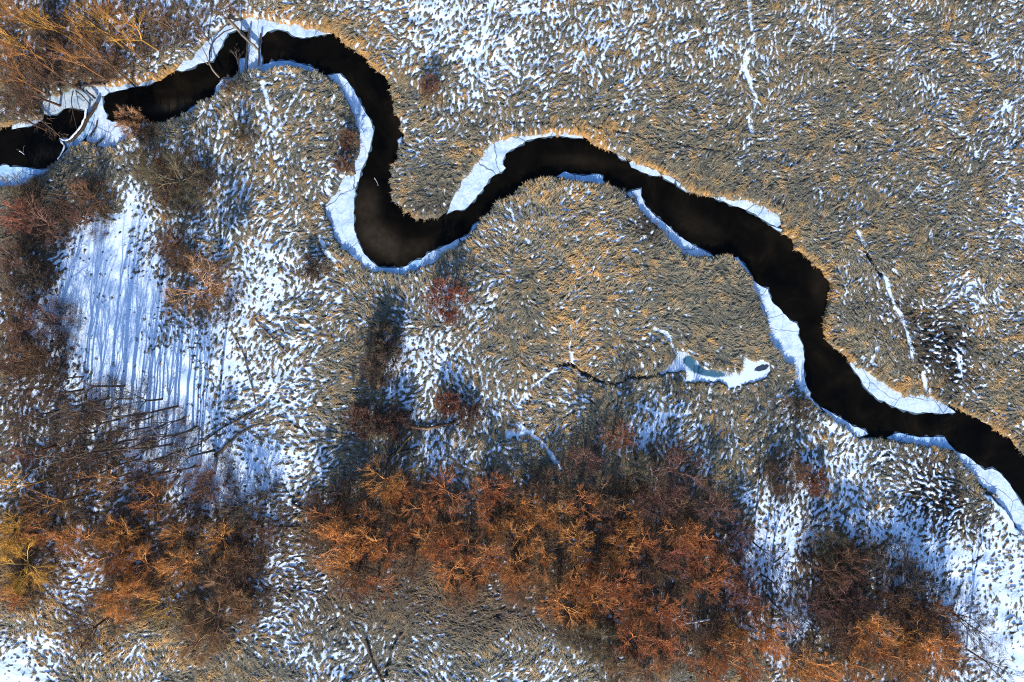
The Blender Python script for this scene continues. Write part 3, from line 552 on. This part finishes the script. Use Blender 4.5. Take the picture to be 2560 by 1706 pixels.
def make_tree(kind, seed):
    """kinds: thicket (many rounded sprays), tall (one trunk, long limbs), shrub (stems from the ground), willow (fine drooping)"""
    rnd = random.Random(seed); T, Cn = TB(), TB()
    cfg = dict(thicket=dict(H=6.2, stems=rnd.choice([4, 5, 5, 6]), trunk=1.8, spread=.66, kids=[4, 5], sl=2.2, dec=.74, r=.14, tw=9, tl=.75, wd=.016),
               tall=dict(H=9.0, stems=rnd.choice([3, 4]), trunk=4.0, spread=.55, kids=[3, 3, 2], sl=3.2, dec=.64, r=.16, tw=5, tl=.85, wd=.015),
               shrub=dict(H=2.6, stems=13, trunk=.05, spread=.75, kids=[3, 3], sl=1.6, dec=.62, r=.05, tw=15, tl=.6, wd=.018),
               sapling=dict(H=8, stems=3, trunk=5.2, spread=.35, kids=[2], sl=2.6, dec=.6, r=.11, tw=3, tl=.8, wd=.012),
               willow=dict(H=4.5, stems=7, trunk=.8, spread=.85, kids=[3, 4], sl=2.3, dec=.6, r=.10, tw=22, tl=.95, wd=.010))[kind]
    def grow(p, d, L, r, lev, kids):
        n = 4; pts = [p]; q = p
        for i in range(n - 1):
            d = (d + Vector((rnd.gauss(0, .10), rnd.gauss(0, .10), rnd.gauss(.05 if kind != 'willow' else -.05, .06)))).normalized(); q = q + d * L / (n - 1); pts.append(q)
        r1 = max(r * .60, .022)
        T.lv[len(T.v)] = 1.0 if lev >= 2 else .75; T.tube(pts, [r + (r1 - r) * i / (n - 1) for i in range(n)], 5 if lev <= 1 else 3)
        def at(t):
            f = t * (n - 1); i = min(int(f), n - 2); return pts[i].lerp(pts[i + 1], f - i)
        if kids:
            for k in range(kids[0]):
                t = 1.0 if k == 0 else rnd.uniform(.45, .95)
                grow(at(t), rdir(d, rnd.uniform(.15, .35) if k == 0 else rnd.uniform(.5, .95), rnd), L * cfg['dec'] * rnd.uniform(.8, 1.15), r1 * (1 if k == 0 else .8), lev + 1, kids[1:])
        for k in range(cfg['tw'] if not kids else cfg['tw'] // 3):
            t = rnd.uniform(.25, 1.0); dd = rdir(d, abs(rnd.gauss(.45, .25)), rnd); dd.z += .1 if kind != 'willow' else -.25; dd.normalize()
            b = at(t); ln = cfg['tl'] * rnd.uniform(.6, 1.2); Cn.twig(b, dd, ln, cfg['wd'], rnd)
            for j in range(2): Cn.twig(b + dd * ln * rnd.uniform(.25, .85), rdir(dd, rnd.uniform(.4, .8), rnd), ln * .5, cfg['wd'] * .75, rnd)
    top = Vector((0, 0, -.15))
    if cfg['trunk'] > .3:
        tp = Vector((rnd.gauss(0, .2), rnd.gauss(0, .2), cfg['trunk']))
        T.tube([top, top.lerp(tp, .5) + Vector((rnd.gauss(0, .08), rnd.gauss(0, .08), 0)), tp], [cfg['r'] * 1.35, cfg['r'] * 1.1, cfg['r']], 7); start = tp
    else: start = Vector((0, 0, 0))
    for k in range(cfg['stems']):
        a = 2 * math.pi * (k + rnd.uniform(-.3, .3)) / cfg['stems']; sp = cfg['spread'] * rnd.uniform(.6, 1.25)
        d = Vector((math.cos(a) * math.sin(sp), math.sin(a) * math.sin(sp), math.cos(sp)))
        s0 = start + (Vector((math.cos(a), math.sin(a), 0)) * .25 if kind == 'shrub' else Vector((0, 0, 0))) - Vector((0, 0, .1 if kind == 'shrub' else rnd.uniform(0, .5)))
        grow(s0, d, cfg['sl'] * rnd.uniform(.8, 1.15), cfg['r'] * .7, 1 if kind != 'shrub' else 1, cfg['kids'])
    e = bpy.data.objects.new('bare_tree' if kind != 'shrub' else 'bare_shrub', None); COL.objects.link(e); e.empty_display_size = .5
    to = T.build('trunk', M_LIMB, e); Cn.build('crown', M_TWIG, e)
    la = np.full(len(T.v), .38); ks = sorted(T.lv)
    for k_, a_ in enumerate(ks): la[a_:(ks[k_ + 1] if k_ + 1 < len(ks) else len(T.v))] = T.lv[a_]
    add_attr_float(to.data, la, 'limb')
    pts = np.array([tuple(v) for v in Cn.v]); e_r = np.percentile(np.hypot(pts[:, 0], pts[:, 1]), 92)
    return dict(root=e, r=e_r, h=pts[:, 2].max(), used=False)
PROTO = {k: [make_tree(k, 100 * i + 7) for i in range(n)] for k, n in (('thicket', 7), ('tall', 5), ('shrub', 3), ('willow', 2), ('sapling', 3))}
COLORS = dict(rust=((.46, .19, .075), (.22, .12, .07)), orange=((.56, .26, .085), (.34, .18, .08)), gold=((.72, .40, .09), (.60, .33, .10)), brown=((.20, .115, .07), (.15, .10, .07)),
              purple=((.17, .095, .075), (.13, .09, .075)), olive=((.17, .145, .09), (.14, .11, .08)), grey=((.15, .115, .09), (.12, .10, .085)), red=((.30, .12, .075), (.22, .11, .08)), pink=((.38, .22, .12), (.26, .16, .10)))
# crown centre px, py, crown radius px, kind, colour [, own label]
TR = []
def zone(name, kind, items):
    for it in items:
        a, b, r, c = it[:4]; TR.append([a, b, r, it[5] if len(it) > 5 else kind, c, name, it[4] if len(it) > 4 else None])
zone('the top left wood', 'tall', [(30, 100, 62, 'gold'), (100, 45, 52, 'gold', 'golden bare tree with a bright Y-shaped fork near the top left corner'), (165, 70, 50, 'orange'), (232, 60, 58, 'gold'), (215, 115, 45, 'orange'), (330, 72, 52, 'gold', 'tall golden tree leaning over its long diagonal trunk above the river'),
  (280, 25, 50, 'orange'), (120, 175, 52, 'brown'), (55, 215, 60, 'brown'), (15, 280, 45, 'brown'), (190, 150, 45, 'orange'), (395, 35, 45, 'brown'), (460, 40, 42, 'brown'), (545, 15, 42, 'brown'), (255, 160, 42, 'brown'), (60, 135, 50, 'orange'), (30, 25, 50, 'orange'), (300, 110, 40, 'orange'), (20, 185, 50, 'orange')])
zone('the dark left-edge wood', 'thicket', [(196, 486, 52, 'brown', 'dark brown tree at the top left corner of the snowfield'), (92, 553, 62, 'purple'), (35, 540, 55, 'red'), (200, 545, 42, 'purple'), (20, 655, 55, 'purple'), (70, 700, 45, 'grey'), (110, 810, 60, 'purple'), (40, 810, 58, 'brown'), (20, 740, 48, 'grey'), (90, 880, 50, 'brown'), (25, 900, 50, 'brown'), (25, 470, 40, 'olive')])
zone('the open left wood', 'tall', [(122, 984, 55, 'brown'), (60, 1040, 58, 'brown'), (150, 1100, 55, 'grey'), (255, 1010, 52, 'brown'), (335, 1010, 50, 'grey'), (215, 1065, 50, 'brown'), (306, 1085, 48, 'brown'), (395, 1060, 45, 'grey'), (444, 1130, 48, 'grey'),
  (337, 1167, 50, 'brown'), (184, 1167, 55, 'brown'), (55, 1135, 58, 'red'), (245, 1210, 55, 'orange'), (40, 1220, 62, 'gold'), (110, 1270, 62, 'orange'), (120, 950, 45, 'brown'), (30, 975, 50, 'brown'), (420, 1190, 45, 'brown')] + [(a_, b_, 30, 'grey', None, 'sapling') for a_, b_ in [(175, 1010), (205, 1035), (232, 975), (285, 1050), (318, 1055), (350, 1075), (372, 1030), (410, 1095), (440, 1080), (470, 1150), (150, 1150), (190, 1120), (225, 1145), (262, 1120), (300, 1140), (365, 1130), (395, 1150), (140, 1045), (250, 1085), (325, 1120), (450, 1185), (280, 1170), (210, 1190), (345, 1210)]])
zone('the bottom left wood', 'thicket', [(505, 1198, 60, 'brown'), (367, 1250, 58, 'rust'), (440, 1280, 50, 'brown'), (185, 1348, 55, 'orange'), (40, 1425, 80, 'gold', None, 'willow'), (275, 1330, 55, 'orange'), (275, 1400, 70, 'orange', None, 'willow'), (352, 1422, 68, 'orange', None, 'willow'), (300, 1500, 75, 'orange', None, 'willow'),
  (398, 1512, 62, 'gold', 'yellow-limbed tree standing over its long double trunk shadow at bottom left', 'tall'), (545, 1355, 60, 'orange'), (566, 1470, 62, 'pink'), (520, 1555, 78, 'pink', None, 'willow'), (612, 1530, 55, 'pink', None, 'willow'), (600, 1410, 58, 'brown'), (520, 1320, 45, 'brown'), (640, 1330, 55, 'brown'), (590, 1270, 50, 'grey'),
  (199, 1593, 62, 'brown', 'lone dark-limbed bare shrub in the golden grass near the bottom left corner', 'tall'), (455, 1425, 60, 'orange'), (440, 1350, 50, 'orange'), (100, 1340, 55, 'orange'), (20, 1330, 55, 'gold'), (480, 1620, 60, 'pink', None, 'willow'), (640, 1240, 42, 'grey'), (20, 1500, 50, 'orange')])
zone('the central thicket', 'thicket', [(952, 1205, 60, 'orange', 'orange tree poking up at the top left of the central thicket'), (1000, 1240, 45, 'rust'), (1108, 1232, 66, 'rust'), (860, 1250, 50, 'brown'), (1221, 1226, 54, 'rust'), (906, 1290, 48, 'rust'), (830, 1305, 58, 'rust'), (835, 1366, 68, 'orange'), (915, 1370, 54, 'orange'), (863, 1425, 54, 'orange'),
  (938, 1456, 55, 'rust'), (880, 1470, 46, 'brown'), (965, 1390, 46, 'rust'), (980, 1290, 44, 'brown'), (1050, 1275, 46, 'rust'), (1007, 1335, 40, 'rust'), (1130, 1310, 52, 'rust'), (1059, 1361, 48, 'orange'), (1110, 1370, 50, 'rust'), (1166, 1375, 50, 'rust'), (1221, 1290, 52, 'rust'), (1267, 1330, 46, 'orange'),
  (1225, 1400, 54, 'rust'), (1130, 1434, 52, 'orange'), (1200, 1450, 50, 'orange'), (1311, 1269, 48, 'orange'), (1454, 1258, 56, 'rust'), (1574, 1302, 48, 'orange'), (1390, 1285, 50, 'orange'), (1549, 1364, 52, 'orange', 'brightest orange star-shaped crown in the middle of the central thicket'), (1606, 1362, 48, 'rust'), (1360, 1408, 62, 'orange'), (1445, 1352, 52, 'orange'), (1320, 1345, 50, 'orange'),
  (1476, 1425, 50, 'rust'), (1494, 1480, 54, 'rust'), (1435, 1470, 58, 'orange'), (1399, 1523, 64, 'orange', 'wide pale orange crown at the left foot of the central thicket'), (1476, 1522, 58, 'orange'), (1555, 1465, 48, 'rust'), (1611, 1485, 46, 'rust'), (1693, 1391, 52, 'red'), (1699, 1333, 48, 'rust'), (1751, 1360, 50, 'rust'), (1757, 1412, 46, 'rust'), (1751, 1465, 58, 'rust'), (1805, 1440, 48, 'rust'),
  (1640, 1420, 46, 'brown'), (1520, 1310, 44, 'brown'), (1510, 1240, 50, 'brown'), (1855, 1498, 48, 'red'), (1565, 1532, 52, 'rust'), (1617, 1550, 50, 'rust'), (1675, 1530, 52, 'rust'), (1589, 1609, 60, 'rust'), (1657, 1618, 55, 'rust'), (1761, 1575, 52, 'brown'), (1806, 1630, 60, 'rust'), (1825, 1570, 46, 'orange'), (1718, 1655, 55, 'rust'), (1549, 1679, 52, 'pink', None, 'willow'), (1782, 1690, 50, 'rust'),
  (1877, 1600, 54, 'orange'), (1892, 1540, 48, 'rust'), (1870, 1660, 52, 'rust'), (1494, 1610, 58, 'olive', None, 'willow'), (1440, 1590, 50, 'olive', None, 'willow'), (1630, 1690, 55, 'pink', None, 'willow'), (1785, 1262, 58, 'purple'), (1850, 1320, 50, 'purple'), (1840, 1380, 50, 'purple'), (1640, 1250, 55, 'purple'), (1690, 1185, 78, 'purple', 'broad dark plum-brown tree at the upper right of the central thicket'),
  (1464, 1152, 56, 'purple'), (1540, 1092, 48, 'red', 'small reddish tree standing out at the top tip of the central thicket'), (1600, 1170, 52, 'olive'), (1370, 1215, 52, 'brown'), (1280, 1215, 46, 'brown'), (1860, 1440, 48, 'purple'), (790, 1340, 46, 'brown'), (1030, 1420, 44, 'brown'), (1290, 1420, 50, 'orange'), (1300, 1480, 52, 'pink', None, 'willow'), (1150, 1490, 46, 'pink', None, 'willow'), (1590, 1245, 46, 'brown'), (1700, 1275, 50, 'brown'), (1530, 1415, 44, 'rust'), (790, 1260, 42, 'brown')])
zone('the bottom right wood', 'thicket', [(2086, 1365, 62, 'olive', 'dense dark olive tree at the top of the bottom right wood', 'willow'), (2075, 1440, 55, 'brown'), (2054, 1520, 56, 'purple'), (2123, 1412, 50, 'brown'), (2177, 1392, 44, 'grey'), (2263, 1413, 56, 'grey'), (2220, 1500, 58, 'brown'), (2188, 1574, 60, 'orange'), (2263, 1526, 54, 'brown'), (2284, 1601, 66, 'orange', 'yellow-orange tree with a bright fork in the bottom right wood'),
  (2348, 1547, 66, 'brown'), (2430, 1565, 60, 'grey', 'grey bare tree reaching furthest right over the open snow', 'tall'), (2359, 1628, 66, 'orange'), (2410, 1660, 66, 'brown'), (2214, 1644, 58, 'rust'), (2145, 1600, 52, 'brown'), (2145, 1672, 56, 'orange'), (2000, 1670, 56, 'orange'), (1950, 1600, 54, 'orange'), (2060, 1690, 56, 'orange'), (2130, 1500, 54, 'purple'), (2160, 1450, 46, 'purple'), (2300, 1470, 52, 'grey'), (2100, 1570, 46, 'purple'), (2290, 1670, 56, 'orange'), (2500, 1680, 50, 'grey', None, 'tall')])
zone('the snow strip between two woods', 'tall', [(1975, 1545, 48, 'grey'), (1950, 1480, 48, 'grey'), (1930, 1395, 42, 'grey')])
zone('the marsh', 'thicket', [(496, 721, 84, 'pink', 'large lone orange-brown tree on the right side of the snowfield'), (413, 612, 48, 'brown', 'small dark brown tree up left of the large lone orange tree'), (446, 660, 42, 'brown', 'smallest dark bush between the lone orange tree and the dark brown one'),
  (428, 440, 84, 'olive', 'wide fine-twigged olive-grey willow near the upper left river bank', 'willow'), (348, 395, 44, 'olive', 'small olive willow left of the wide olive-grey willow', 'willow'),
  (1115, 752, 60, 'red', 'lone reddish-brown round shrub below the first river loop', 'shrub'), (1073, 212, 26, 'purple', 'tiny dark shrub in the marsh right of the golden bank', 'shrub'), (780, 668, 36, 'grey', 'small grey shrub left of the foot of the first loop', 'shrub'),
  (960, 850, 50, 'grey', 'dark grey shrub on top of the dark column of brush', 'shrub'), (950, 920, 52, 'grey', 'dense grey brush in the middle of the dark column', 'shrub'), (900, 1055, 48, 'purple', 'dark shrub at the left foot of the brush column', 'shrub'), (975, 1065, 50, 'purple', 'dark shrub at the right foot of the brush column', 'shrub'), (1120, 1010, 34, 'red', 'small red-brown shrub right of the brush column', 'shrub'), (1175, 1040, 36, 'purple', 'low dark shrub beside the small red-brown one', 'shrub'),
  (1975, 1195, 62, 'brown', 'brown bush with a dark heart on the snow above the bottom right wood', 'willow'), (2045, 1207, 36, 'red', 'red twigs spreading over snow from the brown bush', 'shrub'), (2010, 1025, 28, 'grey', 'dark matted shrub at the inner bank of the second loop', 'shrub'),
  (868, 350, 30, 'brown', 'upper brown brush clump beside the white ice of the first loop', 'shrub'), (862, 415, 28, 'brown', 'lower brown brush clump beside the white ice of the first loop', 'shrub'),
  (318, 296, 40, 'pink', 'bare orange-brown bush hanging over the river from the south bank', 'shrub'), (350, 318, 28, 'grey', 'round grey bush on the bank behind the orange one', 'shrub'), (575, 215, 24, 'grey', 'little dark bush on the bank below the upright log', 'shrub'), (600, 330, 26, 'olive', 'faint olive shrub in the marsh below the ice bridge', 'shrub')])
ORD = ['first', 'second', 'third', 'fourth', 'fifth', 'sixth', 'seventh', 'eighth', 'ninth', 'tenth', 'eleventh', 'twelfth', 'thirteenth', 'fourteenth', 'fifteenth', 'sixteenth', 'seventeenth', 'eighteenth', 'nineteenth', 'twentieth', 'twenty-first', 'twenty-second']
ADJ = dict(rust='rust-orange', orange='orange', gold='golden', brown='brown', purple='dark plum-brown', olive='olive-grey', grey='grey-brown', red='reddish', pink='pale pinkish-brown')
for zn in sorted({t_[5] for t_ in TR}):
    ts = [t_ for t_ in TR if t_[5] == zn]; ys = sorted(t_[1] for t_ in ts); nrow = max(1, round(len(ts) / 9)) if len(ts) > 5 else 1
    ts.sort(key=lambda t_: t_[1]); per = math.ceil(len(ts) / nrow)
    rows = [sorted(ts[i * per:(i + 1) * per]) for i in range(nrow) if ts[i * per:(i + 1) * per]]
    for ri, row in enumerate(rows):
        for ci, t_ in enumerate(row):
            if t_[6] is None:
                rt = '' if len(rows) == 1 else (', top row' if ri == 0 else (', bottom row' if ri == len(rows) - 1 else f', {ORD[ri]} row down'))
                t_[6] = f'{ADJ[t_[4]]} tree in {zn}{rt}, {ORD[ci]} from left'
KIDX = {}
rt_ = random.Random(5)
for t_ in TR:
    a, b, r, kind, c, zn, lab = t_
    pr = PROTO[kind][KIDX.setdefault(kind, 0) % len(PROTO[kind])]; KIDX[kind] += 1
    Rm = r * S
    sc_ = Rm / (pr['r'] * (1 + .12)); szz = sc_ * rt_.uniform(.95, 1.15)
    if kind in ('thicket',): szz = max(szz * .82, .55)
    if kind == 'tall': szz = max(szz, .85)
    if kind == 'sapling': szz = rt_.uniform(.85, 1.25); sc_ = szz * .9
    h = pr['h'] * szz; hc = .62 * h if kind != 'shrub' else .5 * h
    kx = 1 - hc / CAM_H; x, y = X(a) * kx, Y(b) * kx
    if not pr['used']: root = pr['root']; pr['used'] = True
    else:
        root = pr['root'].copy(); COL.objects.link(root)
        for ch in list(pr['root'].children):
            cc = ch.copy(); COL.objects.link(cc); cc.parent = root
    z0 = float(samp(hz, np.array([x]), np.array([y]))[0]); z0 = max(z0, -0.35)
    root.location = (x, y, z0); root.rotation_euler = (rt_.gauss(0, .04), rt_.gauss(0, .04), rt_.uniform(0, 6.283)); root.scale = (sc_, sc_, szz)
    tc, bc_ = COLORS[c]; f = rt_.uniform(.8, 1.2)
    for ch in root.children:
        k3 = tuple(v_ * (.85 if kind != 'tall' else .5) for v_ in tc) if ch.name.startswith('crown') else tuple(min(1, v_ * (1.45 if kind != 'tall' else .95)) for v_ in tc)
        ch.color = (min(1, k3[0] * f), min(1, k3[1] * f * rt_.uniform(.92, 1.08)), k3[2] * f, 1)
    tag(root, lab, 'shrub' if kind == 'shrub' else 'tree', {'the marsh': 'lone shrubs and trees in the marsh'}.get(zn, 'bare trees in ' + zn))

# ------------------------------------------------------------------ undergrowth twigs in the woods (uncountable)
def brush(n, name, label, cols, wd, l0, l1):
    xs, ys = [], []; mul = {'the central thicket': 1.0, 'the bottom right wood': 1.0, 'the bottom left wood': 1.4, 'the dark left-edge wood': 1.7, 'the open left wood': 1.0, 'the top left wood': 1.4, 'the marsh': 1.1, 'the snow strip between two woods': .3}
    wts = np.array([t_[2] ** 2 * mul[t_[5]] * (1.8 if t_[5] == 'the marsh' and t_[2] > 70 else 1) for t_ in TR], float); wts /= wts.sum()
    for t_, wv in zip(TR, wts):
        m_ = int(n * wv); rr = t_[2] * (1.05 if t_[3] != 'tall' else 1.3) * np.sqrt(rng.random(m_)) * (1 + .15 * rng.normal(size=m_)); aa = rng.uniform(0, 6.283, m_)
        kx = 1 - 3 / CAM_H; xs.append(X(t_[0] + rr * np.cos(aa)) * kx); ys.append(Y(t_[1] + rr * np.sin(aa)) * kx)
    x = np.concatenate(xs); y = np.concatenate(ys); ok = (samp(sdf, x, y) > .3) & (np.abs(x) < 65) & (np.abs(y) < 45); x, y = x[ok], y[ok]
    cl = samp(nf2, x, y) + 0.8 * samp(n15, x, y) - .9 * samp(snow, x, y); ok = cl > rng.normal(-.5, .5, len(x)); x, y = x[ok], y[ok]; n = len(x)
    a = rng.uniform(0, 6.283, n); ln = rng.uniform(l0, l1, n); z = samp(hz, x, y); c = cols[rng.integers(0, len(cols), n)] * rng.uniform(.7, 1.3, (n, 1))
    return blades(x, y, z, np.cos(a), np.sin(a), ln, rng.uniform(wd * .7, wd * 1.3, n), rng.uniform(.3, 1.6, n), c, name, mg.m, label)
brush(310000, 'undergrowth', 'tangled rust-brown twiggy undergrowth beneath the bare trees', np.array([[.20, .10, .05], [.12, .075, .045], [.07, .05, .037], [.045, .036, .03], [.15, .10, .055]]), .012, .35, .9)

# ------------------------------------------------------------------ fallen wood
def log(name, pts, r0, r1, label, z=.15, zend=None, twigs=0, col=(.22, .17, .13), snowy=False, cat='fallen trunk', group='fallen wood', branches=()):
    rnd = random.Random(len(label)); e = bpy.data.objects.new(name, None); COL.objects.link(e)
    P = [Vector((X(a), Y(b), 0)) for a, b in pts]; n0 = len(P)
    # smooth polyline
    Q = []
    for i in range(n0 - 1):
        for k in range(4):
            t = k / 4; p0, p1, p2, p3 = P[max(i - 1, 0)], P[i], P[i + 1], P[min(i + 2, n0 - 1)]
            Q.append(.5 * ((2 * p1) + (p2 - p0) * t + (2 * p0 - 5 * p1 + 4 * p2 - p3) * t * t + (3 * p1 - p0 - 3 * p2 + p3) * t ** 3))
    Q.append(P[-1]); n = len(Q); zend = z if zend is None else zend
    for i, v in enumerate(Q):
        v.z = z + (zend - z) * i / (n - 1) + rnd.gauss(0, r0 * .12); v.x += rnd.gauss(0, r0 * .15); v.y += rnd.gauss(0, r0 * .15)
    e.location = (Q[0].x, Q[0].y, 0); off = Vector((Q[0].x, Q[0].y, 0)); Q = [v - off for v in Q]
    T = TB(); T.tube(Q, [(r0 + (r1 - r0) * i / (n - 1)) * rnd.uniform(.9, 1.1) for i in range(n)], 7)
    o = T.build('trunk', M_BARK, e); o.color = (*col, 1)
    for b in branches:
        bp = [Vector((X(p_[0]), Y(p_[1]), z + p_[2])) - off for p_ in b]; B_ = TB(); B_.tube(bp, [r1 * 1.2 * (1 - .6 * i / (len(bp) - 1)) + .012 for i in range(len(bp))], 5)
        o = B_.build('branch', M_BARK, e); o.color = (*col, 1)
    if twigs:
        W_ = TB()
        for k in range(twigs):
            i = rnd.randrange(n // 3, n - 1); d = rdir((Q[i + 1] - Q[i]).normalized(), rnd.uniform(.3, .9), rnd); ln = rnd.uniform(.7, 2.0); d.z = abs(d.z) * .4
            W_.twig(Q[i], d, ln, .022, rnd)
            for j in range(4): W_.twig(Q[i] + d * ln * rnd.uniform(.3, .9), rdir(d, .6, rnd), ln * .4, .014, rnd)
        o = W_.build('twigs', M_TWIG, e); o.color = (*col, 1)
    if snowy:
        st_ = TB(); st_.tube([v + Vector((-r0 * .1, 0, (r0 + (r1 - r0) * i / (n - 1)) * .45)) for i, v in enumerate(Q)], [(r0 + (r1 - r0) * i / (n - 1)) * rnd.uniform(.62, .95) for i in range(n)], 7)
        st_.build('snow_cap', M_SNOWTOP, e)
    return tag(e, label, cat, group)
log('fallen_trunk', [(574, 54), (596, 75), (620, 102), (646, 124)], .20, .13, 'thick grey fallen trunk slanting over the first open pool onto the ice bridge', .35, -.05, col=(.20, .16, .12), branches=[[(616, 98, -.2), (608, 92, 0), (604, 88, .1)]])
log('fallen_trunk', [(623, 70), (620, 95), (618, 130), (612, 182)], .13, .10, 'dark upright log along the left edge of the ice bridge', -.05, .1, col=(.09, .07, .06), twigs=6)
log('fallen_trunk', [(651, 84), (649, 105), (648, 135), (646, 165)], .13, .10, 'dark upright log along the right edge of the ice bridge', -.1, .05, col=(.06, .05, .05))
log('dead_branch', [(549, 195), (535, 178), (526, 160), (518, 138), (508, 118), (500, 100)], .11, .03, 'forked grey dead branch rising from the south bank over dark water', .1, .9, col=(.34, .26, .18), branches=[[(527, 168, .5), (514, 158, .6), (498, 140, .7)]], cat='dead branch')
log('dead_branch', [(523, 152), (524, 130), (532, 108), (548, 92), (566, 80), (590, 72)], .10, .06, 'dark branch arched over the white ice below the north bank', -.1, .25, col=(.07, .06, .06), cat='dead branch')
log('dead_branch', [(600, 195), (598, 170), (594, 150), (590, 130)], .08, .03, 'thin dead branch rooted on the bank left of the upright logs', .1, .2, col=(.14, .11, .09), twigs=8, cat='dead branch')
log('fallen_trunk', [(242, 258), (230, 280), (218, 300), (205, 325), (190, 343), (172, 357)], .20, .15, 'large snow-capped fallen trunk across the river at left', -.02, .05, col=(.06, .045, .03))
log('fallen_trunk', [(217, 274), (214, 295), (205, 315), (192, 333), (172, 352), (152, 348)], .15, .12, 'thinner snow-covered trunk curving beside the large one at left', .05, .1, col=(.10, .08, .07), snowy=True)
log('dead_branch', [(153, 352), (162, 366), (158, 380), (146, 400)], .14, .08, 'short snow-covered limb at the lower end of the left log jam', .0, .1, col=(.10, .08, .07), snowy=True, cat='dead branch')
log('dead_branch', [(187, 226), (205, 240), (225, 262)], .09, .05, 'short dark stick lying across the grey swirled ice', -.15, -.1, col=(.07, .055, .045), cat='dead branch')
log('dead_branch', [(186, 228), (182, 250), (185, 275), (190, 300), (196, 325)], .06, .03, 'long thin hooked branch hanging from the grey ice over dark water', .2, .3, col=(.08, .06, .05), twigs=5, cat='dead branch')
log('dead_branch', [(185, 220), (215, 216), (240, 212), (265, 212)], .16, .08, 'dark root lying along the bank above the grey ice', .15, .2, col=(.05, .04, .035), twigs=8, cat='dead branch')
log('dead_branch', [(78, 275), (92, 290), (108, 305), (130, 322), (152, 343)], .12, .04, 'grey dead treetop with many twigs dipping into the river at left', .3, .1, col=(.20, .14, .10), twigs=34, cat='dead branch')
log('dead_branch', [(238, 246), (228, 238), (216, 226)], .14, .08, 'blunt dark stump at the upper end of the left log jam', -.05, .1, col=(.05, .04, .035), cat='dead branch')
log('dead_branch', [(222, 340), (228, 330), (236, 318), (240, 300)], .10, .06, 'dark stick frozen into the wedge of swirled ice', -.28, -.25, col=(.05, .045, .04), cat='dead branch')
log('dead_branch', [(230, 364), (240, 356), (256, 345)], .12, .08, 'dark log end poking out from under the wedge of ice', -.3, -.25, col=(.07, .055, .04), cat='dead branch')
log('fallen_trunk', [(1702, 1558), (1735, 1552), (1772, 1545)], .15, .10, 'snow-covered fallen trunk lying on a snow patch in the central thicket', .3, .4, col=(.18, .14, .11), snowy=True)
log('fallen_trunk', [(536, 1140), (560, 1122), (585, 1096), (612, 1076), (650, 1062), (676, 1058)], .24, .14, 'long curved dark trunk lying on the snow left of centre', .08, .1, col=(.16, .12, .08), twigs=4)
log('fallen_trunk', [(578, 825), (592, 850), (609, 883), (622, 930), (632, 970), (640, 1012)], .10, .06, 'long thin brown trunk running down the snow below the lone orange tree', .22, .2, col=(.20, .14, .09))
log('fallen_trunk', [(640, 798), (660, 822), (677, 840), (700, 864), (722, 884)], .10, .07, 'straight brown trunk lying diagonally on the snowy marsh', .25, .22, col=(.20, .14, .09))
log('dead_branch', [(493, 1108), (515, 1100), (527, 1092), (545, 1078), (575, 1060), (610, 1043), (640, 1026)], .06, .10, 'thin dark bough stretched across the snow above the curved trunk', .15, .2, col=(.09, .065, .05), twigs=6, cat='dead branch')
log('fallen_trunk', [(732, 1257), (760, 1272), (790, 1282), (812, 1296)], .18, .12, 'dark trunk across the snow gap left of the central thicket', .5, .4, col=(.10, .075, .05), twigs=6)
log('dead_branch', [(672, 1310), (710, 1316), (765, 1314)], .09, .05, 'thin level bough in the snow gap left of the central thicket', .3, .4, col=(.06, .05, .045), cat='dead branch')
log('fallen_trunk', [(1018, 1062), (1045, 1070), (1075, 1070), (1110, 1062), (1145, 1056)], .18, .12, 'rust-stained trunk lying right of the brush column', .25, .25, col=(.28, .15, .07), twigs=6)
log('fallen_trunk', [(975, 1142), (1000, 1130), (1025, 1124), (1050, 1116)], .20, .12, 'dark trunk below the brush column pointing right', .25, .3, col=(.08, .06, .04))
log('dead_branch', [(992, 1135), (1004, 1118), (1018, 1100), (1030, 1090)], .13, .08, 'golden-brown bough leaning on the dark trunk below the brush column', .35, .5, col=(.42, .24, .09), cat='dead branch')
log('dead_branch', [(2050, 1180), (2030, 1192), (2010, 1196), (1992, 1190)], .04, .07, 'bare red bough reaching right from the brown bush', 1.2, .8, col=(.30, .14, .08), twigs=14, cat='dead branch')
log('dead_branch', [(42, 376), (50, 380), (57, 386)], .05, .03, 'snow-dusted snag sticking out of the river at left', WATER_Z + .05, WATER_Z + .15, col=(.12, .1, .09), snowy=True, branches=[[(52, 380, .0), (54, 368, .1), (58, 362, .2)], [(50, 378, 0), (44, 374, .1), (38, 373, .2)]], cat='dead branch')
log('dead_branch', [(934, 443), (940, 452), (944, 463)], .05, .03, 'small pale stick floating in the first loop', WATER_Z + .02, WATER_Z + .02, col=(.5, .5, .5), cat='dead branch')
log('fallen_trunk', [(915, 1600), (925, 1635), (935, 1662), (956, 1703)], .16, .12, 'thin dark trunk in the ditch at the bottom centre', .15, .15, col=(.10, .08, .06))
log('dead_branch', [(880, 1702), (850, 1712), (900, 1690), (930, 1672)], .12, .08, 'pale bent bough at the bottom edge left of centre', .3, .3, col=(.30, .24, .17), cat='dead branch')
log('dead_branch', [(1930, 1405), (1945, 1395), (1962, 1376)], .10, .06, 'short dark bough on the snow right of the central thicket', .3, .6, col=(.07, .05, .04), cat='dead branch')
